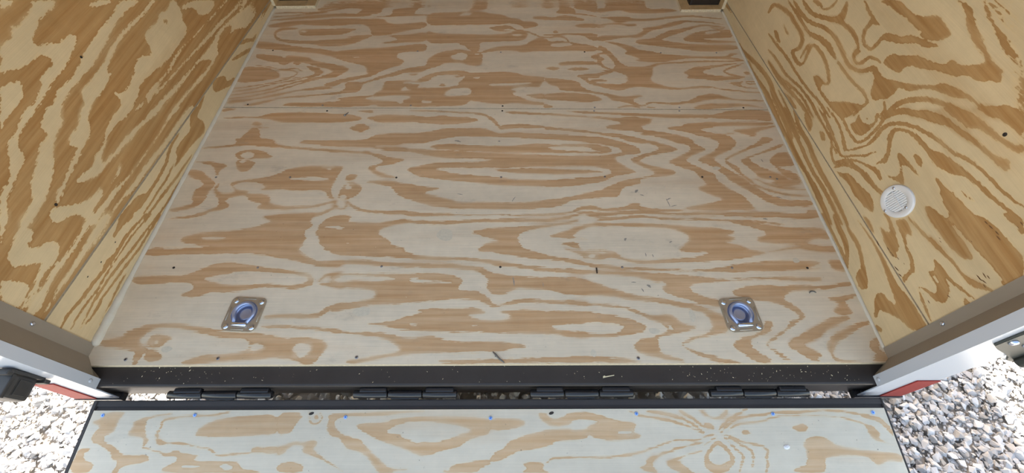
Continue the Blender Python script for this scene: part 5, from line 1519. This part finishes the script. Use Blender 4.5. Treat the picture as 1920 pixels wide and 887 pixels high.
# ------------------------------------------------------------------ wall vent
def make_vent():
    c = Vector((HW, 0.397, 0.276))
    t = thing('wall_vent', 'round white plastic louvred vent on the right plywood wall', 'vent', c)
    Mx = frame_on(c, (-1, 0, 0), 0.0)
    # local axes: z towards the room; build with x along the length of the trailer, y up
    ux = Vector((0, 1, 0)); uy = Vector((0, -0.13, 0.99)); nz = Vector((-1, 0, 0))
    Mx = Matrix((ux, uy, nz)).transposed().to_4x4()
    Mx.translation = c
    R = 0.0520
    bm = BM()
    lathe(bm, [(R, 0.0), (R, 0.0035), (R * 0.975, 0.0052), (R * 0.94, 0.0058), (0.0345, 0.0062), (0.0335, 0.0052), (0.0335, 0.0015)], Mx, 64)
    fl = obj('flange', bm, M['plastic'], t, smooth=True)
    bm = BM()
    lathe(bm, [(0.0338, 0.0015), (0.0, 0.0015)], Mx, 48)
    obj('back', bm, M['slot'], t)
    # louvres, tilted, cut by one cross bar
    bm = BM()
    n = 9
    for k in range(n):
        u = -0.0300 + 0.0600 * (k + 0.5) / n
        half = math.sqrt(max(0.0336 ** 2 - u * u, 0))
        v0, v1 = -half, half
        p = [(u - 0.0030, 0.0016), (u + 0.0012, 0.0060), (u + 0.0024, 0.0056), (u - 0.0014, 0.0016)]
        a = [bm.verts.new(Mx @ Vector((x, v0, z))) for x, z in p]
        b = [bm.verts.new(Mx @ Vector((x, v1, z))) for x, z in p]
        for i in range(4):
            bm.faces.new((a[i], a[(i + 1) % 4], b[(i + 1) % 4], b[i]))
        bm.faces.new(a[::-1])
        bm.faces.new(b)
    bmesh.ops.recalc_face_normals(bm, faces=bm.faces)
    obj('louvres', bm, M['plastic'], t)
    bm = BM()
    vs = [bm.verts.new(Mx @ Vector((x, y, z))) for x in (-0.033, 0.033) for y in (0.0035, 0.0062) for z in (0.0016, 0.0061)]
    for f in [(0, 1, 3, 2), (4, 6, 7, 5), (0, 4, 5, 1), (2, 3, 7, 6), (0, 2, 6, 4), (1, 5, 7, 3)]:
        bm.faces.new([vs[i] for i in f])
    bmesh.ops.recalc_face_normals(bm, faces=bm.faces)
    obj('cross_bar', bm, M['plastic'], t)
    for (y, z) in ((0.434, 0.291), (0.363, 0.292), (0.394, 0.232)):
        obj('screw', screw_bm((HW - 0.0056, y, z), (-1, 0, 0), r=0.0042, h=0.0022, cross=False), [M['zinc'], M['screw_dark']], t, smooth=True)
make_vent()

# ------------------------------------------------------------------ wheel boxes
def make_wheel_box(side):
    S = side
    y0 = 1.932 if side < 0 else 1.872
    xin = 0.990
    t = thing('wheel_well_box', 'dark steel wheel well box with plywood trim boards in the far %s corner' % ('left' if side < 0 else 'right'),
              'wheel box', (S * 1.1, y0, 0.0), 'wheel well boxes')
    bm = BM()
    L = 1.9
    box(bm, S * 1.040, S * 1.203, y0 + (0.055 if side < 0 else 0.043), y0 + L, 0.0005, 0.24, bevel=0.012)
    obj('steel_box', bm, M['well'], t)
    # trim boards lying on the floor
    for (a, b, c, d) in ((1.043, 1.2025, y0, y0 + (0.054 if side < 0 else 0.042)), (xin, 1.0415, y0 + (0.0 if side > 0 else 0.001), y0 + L)):
        bm = BM()
        box(bm, S * a, S * b, c, d, 0.0004, 0.0150, mat=0)
        bm.normal_update()
        for f in bm.faces:
            if abs(f.normal.z) < 0.5:
                f.material_index = 1
        obj('trim_board', bm, [M['ply_board'], M['ply_edge']], t)
    # trim boards standing on the wall
    bm = BM()
    box(bm, S * 1.2032, S * 1.2185, y0, y0 + 0.062, 0.0150, 0.34, mat=0, skew=lambda p: Vector((p.x, p.y + TT * p.z, p.z)))
    bm.normal_update()
    for f in bm.faces:
        if abs(f.normal.x) < 0.5:
            f.material_index = 1
    obj('trim_board', bm, [M['ply_board'], M['ply_edge']], t)
make_wheel_box(-1)
make_wheel_box(1)

# ------------------------------------------------------------------ small things lying about
def make_loose_screw():
    bm = BM()
    p, d = Vector((-0.6530, 1.0800, 0.0034)), Vector((0.55, 0.83, 0.0)).normalized()
    pts = [p, p + d * 0.0022, p + d * 0.0026, p + d * 0.021, p + d * 0.027]
    tube(bm, pts, [0.0058, 0.0054, 0.0028, 0.0026, 0.0006], 12)
    o = obj('loose_screw', bm, M['zinc'], smooth=True)
    tag(o, 'loose silver screw lying on the floor just behind the sheet joint', 'screw')
make_loose_screw()

def make_twig():
    bm = BM()
    tube(bm, [(0.021, 0.037, 0.0030), (0.030, 0.027, 0.0036), (0.042, 0.014, 0.0032), (0.0560, 0.0035, 0.0026)], [0.0016, 0.0030, 0.0026, 0.0020], 8)
    tube(bm, [(0.034, 0.024, 0.003), (0.0275, 0.022, 0.003)], [0.0022, 0.0012], 6)
    o = obj('twig', bm, M['twig'], smooth=True)
    tag(o, 'short grey twig at the back edge of the plywood floor', 'twig')
make_twig()

def make_splinter():
    bm = BM()
    z = -0.0168
    x0 = 0.352
    pts = [(x0, -0.0385), (x0 + 0.0065, -0.0365), (x0 + 0.0345, -0.0310), (x0 + 0.0335, -0.0292), (x0 + 0.007, -0.0335), (x0 + 0.006, -0.0310), (x0 + 0.0005, -0.0330)]
    a = [bm.verts.new((x, y, z)) for x, y in pts]
    b = [bm.verts.new((x, y, z + 0.0016)) for x, y in pts]
    n = len(pts)
    bm.faces.new(a[::-1])
    bm.faces.new(b)
    for i in range(n):
        bm.faces.new((a[i], a[(i + 1) % n], b[(i + 1) % n], b[i]))
    o = obj('wood_splinter', bm, M['splinter'])
    tag(o, 'pale notched wood splinter lying on the black sill', 'splinter')
make_splinter()

def make_bark():
    bm = BM()
    box(bm, 0.3665, 0.3710, 0.303, 0.325, 0.0005, 0.0035, bevel=0.0012)
    o = obj('bark_chip', bm, M['screw_dark'])
    tag(o, 'dark upright sliver on the floor, left of the right D-ring', 'chip')
    bm = BM()
    pts = [(1.070 + 0.012 * math.cos(a), 0.224 + 0.010 * math.sin(a), 0.0022) for a in np.linspace(0.4, 2.9, 8)]
    tube(bm, pts, [0.0008, 0.0018, 0.0022, 0.0022, 0.0022, 0.002, 0.0015, 0.0008], 6)
    o = obj('leaf_curl', bm, M['twig'], smooth=True)
    tag(o, 'small curled grey leaf on the floor by the right wall', 'leaf')
    bm = BM()
    n = Vector((0, -math.sin(RT), math.cos(RT)))
    Mx = frame_on(rp(0.869, 0.132, 0.0004), n, 0.2) @ Matrix.Diagonal((1.2, 0.8, 1, 1))
    lathe(bm, [(0.0085, 0), (0.0075, 0.0014), (0.003, 0.0030), (0, 0.0026)], Mx, 7)
    o = obj('paint_chip', bm, M['plastic'])
    tag(o, 'white flake lying on the ramp plywood', 'flake')
make_bark()

def make_sawdust():
    bm = BM()
    def chip(x, y, z, s):
        a = rng.uniform(0, 3.1)
        Mx = Matrix.Translation((x, y, z)) @ Matrix.Rotation(a, 4, 'Z')
        l, w, h = s * rng.uniform(0.8, 2.4), s * 0.55, s * 0.35
        vs = [bm.verts.new(Mx @ Vector((sx * l / 2 * (0.7 if sz else 1), sy * w / 2, sz * h))) for sx in (-1, 1) for sy in (-1, 1) for sz in (0, 1)]
        for f in [(0, 1, 3, 2), (4, 6, 7, 5), (0, 4, 5, 1), (2, 3, 7, 6), (0, 2, 6, 4), (1, 5, 7, 3)]:
            bm.faces.new([vs[i] for i in f])
    for n, xa, xb in ((42, -1.12, -0.80), (22, -0.8, -0.1), (16, -0.1, 0.5), (75, 0.55, 1.12)):
        for _ in range(n):
            chip(rng.uniform(xa, xb), rng.uniform(-0.050, -0.001), -0.0182, 0.0009 + 0.0018 * rng.random() ** 3)
    for _ in range(45):
        chip(rng.uniform(-1.15, 1.15), rng.uniform(0.01, 1.9), 0.0002, 0.0010 + 0.0016 * rng.random() ** 3)
    bmesh.ops.recalc_face_normals(bm, faces=bm.faces)
    o = obj('sawdust', bm, M['splinter'])
    tag(o, 'pale sawdust flecks scattered over the black sill and floor', 'sawdust', kind='stuff')
make_sawdust()

def wall_marks():
    wl = bpy.data.objects['wall_left']
    wr = bpy.data.objects['wall_right']
    bl = bpy.data.objects['baseboard_left']
    obj('nail', screw_bm((-HW, 0.370, 0.316), (1, 0, 0), r=0.0046, h=0.0012, cross=False), [M['screw_dark']], wl)
    obj('nail', screw_bm((-HW, 0.791, 0.495), (1, 0, 0), r=0.004, h=0.0012, cross=False), [M['screw_dark']], wl)
    obj('nail', screw_bm((HW, 0.365, 0.574), (-1, 0, 0), r=0.0048, h=0.0016, cross=False), [M['screw_dark']], wr)
    for y, z in ((.371, .108), (.293, .115), (.235, .128)):
        bm = BM()
        box(bm, -HW - 0.0004, -HW + 0.0010, y - 0.0026, y + 0.0026, z - 0.0010, z + 0.0010)
        obj('staple', bm, M['screw_dark'], bl)
wall_marks()

# ------------------------------------------------------------------ wear on the wood: filler ovals, scuffs, pitch flecks
PATCH= [(0.894, 0.769, 0.017, 0.009), (1.06, 0.351, 0.011, 0.011), (0.525, 0.101, 0.017, 0.01), (-0.986, 0.049, 0.017, 0.009), (1.193, 1.318, 0.025, 0.015), (-0.16, 0.462, 0.029, 0.027), (-0.405, 0.169, 0.029, 0.016), (0.328, 0.032, 0.009, 0.011), (0.656, 0.151, 0.01, 0.02)]
SCUFF= [((0.554, 0.649), (0.566, 0.662), 0.009), ((0.57, 0.639), (0.584, 0.633), 0.004), ((0.665, 0.619), (0.673, 0.582), 0.003), ((0.667, 0.613), (0.684, 0.622), 0.004), ((0.678, 0.583), (0.699, 0.588), 0.003), ((0.482, 0.433), (0.489, 0.444), 0.007), ((-0.129, 0.647), (-0.108, 0.643), 0.003), ((0.081, 0.61), (0.094, 0.632), 0.003), ((0.53, 0.26), (0.541, 0.25), 0.008), ((0.51, 0.247), (0.515, 0.235), 0.004), ((0.48, 0.27), (0.496, 0.269), 0.003), ((0.083, 0.291), (0.087, 0.259), 0.004), ((0.183, 0.271), (0.184, 0.254), 0.002), ((0.023, 0.924), (0.032, 0.922), 0.006), ((-0.159, 0.929), (-0.133, 0.921), 0.007), ((0.546, 0.383), (0.546, 0.369), 0.003), ((0.569, 0.377), (0.571, 0.366), 0.003), ((1.085, 0.626), (1.105, 0.618), 0.003), ((1.002, 0.525), (1.018, 0.522), 0.005), ((0.639, 0.424), (0.649, 0.43), 0.004), ((1.087, 0.816), (1.09, 0.801), 0.004)]
FLECK= [((0.302, 0.173), (0.285, 0.175)), ((0.285, 0.175), (0.274, 0.177)), ((0.276, 0.178), (0.263, 0.177)), ((0.26, 0.186), (0.248, 0.188)), ((0.241, 0.164), (0.223, 0.168)), ((0.236, 0.165), (0.22, 0.17)), ((0.217, 0.163), (0.203, 0.168)), ((0.213, 0.166), (0.201, 0.169)), ((0.235, 0.195), (0.228, 0.196)), ((0.119, 0.348), (0.103, 0.351)), ((0.111, 0.348), (0.099, 0.352)), ((0.118, 0.363), (0.1, 0.363)), ((0.108, 0.368), (0.096, 0.369)), ((0.104, 0.352), (0.09, 0.357)), ((0.093, 0.349), (0.082, 0.35)), ((0.221, 0.433), (0.208, 0.435)), ((0.208, 0.435), (0.193, 0.438)), ((0.189, 0.439), (0.174, 0.441)), ((0.178, 0.435), (0.162, 0.437)), ((0.18, 0.491), (0.167, 0.491)), ((0.174, 0.481), (0.168, 0.481)), ((0.244, 0.32), (0.237, 0.322)), ((0.236, 0.317), (0.228, 0.319)), ((0.106, 0.258), (0.095, 0.262)), ((0.136, 0.2), (0.132, 0.202)), ((0.115, 0.203), (0.103, 0.204)), ((0.196, 0.382), (0.19, 0.383)), ((0.338, 0.154), (0.32, 0.152)), ((0.328, 0.151), (0.317, 0.152))]

def flat_oval(bm, x, y, rx, ry, z):
    n = 20
    c = bm.verts.new((x, y, z + 0.0001))
    r = [bm.verts.new((x + rx * (1 + 0.10 * math.sin(3 * a + x * 50)) * math.cos(a), y + ry * (1 + 0.10 * math.cos(2 * a + y * 70)) * math.sin(a), z)) for a in [2 * math.pi * k / n for k in range(n)]]
    for k in range(n):
        bm.faces.new((c, r[k], r[(k + 1) % n]))

M['filler'] = plain('wood_filler', rgb(212, 200, 178), 0.6, vary=0.08, vscale=120.0)
M['scuff'] = plain('rubber_scuff', rgb(156, 146, 134), 0.7, vary=0.25, vscale=400.0)
M['pitch'] = plain('pitch_fleck', rgb(112, 78, 48), 0.6)

def wear():
    for x, y, rx, ry in PATCH:
        bm = BM()
        flat_oval(bm, x, y, max(rx, 0.006), max(ry, 0.005), 0.0003)
        obj('filler_patch', bm, M['filler'], floor_rear if y < JY + JK * x else floor_front)
    for (a, b, w) in SCUFF:
        bm = BM()
        a, b = Vector((a[0], a[1], 0.00035)), Vector((b[0], b[1], 0.00035))
        d = b - a
        nrm = Vector((-d.y, d.x, 0)).normalized()
        L, Rr = [], []
        for k in range(7):
            t = k / 6
            ww = w * 0.5 * (math.sin(math.pi * (0.08 + 0.84 * t)) ** 0.7) * (1 + 0.25 * math.sin(k * 2.4))
            p = a + d * t + nrm * w * 0.25 * math.sin(t * 3)
            L.append(bm.verts.new(p + nrm * ww))
            Rr.append(bm.verts.new(p - nrm * ww))
        for k in range(6):
            bm.faces.new((L[k], Rr[k], Rr[k + 1], L[k + 1]))
        obj('scuff', bm, M['scuff'], floor_rear)
    wr = bpy.data.objects['wall_right']
    for (a, b) in FLECK:
        bm = BM()
        a, b = Vector((HW - 0.0003, a[0], a[1])), Vector((HW - 0.0003, b[0], b[1]))
        d = b - a
        nrm = Vector((0, -d.z, d.y)).normalized() * min(0.0013, d.length * 0.10)
        m1, m2 = a + d * 0.35, a + d * 0.7
        vs = [bm.verts.new(p) for p in (a, m1 + nrm, m2 + nrm * 0.8, b, m2 - nrm * 0.7, m1 - nrm)]
        bm.faces.new(vs[::-1])
        obj('pitch_fleck', bm, M['pitch'], wr)
wear()
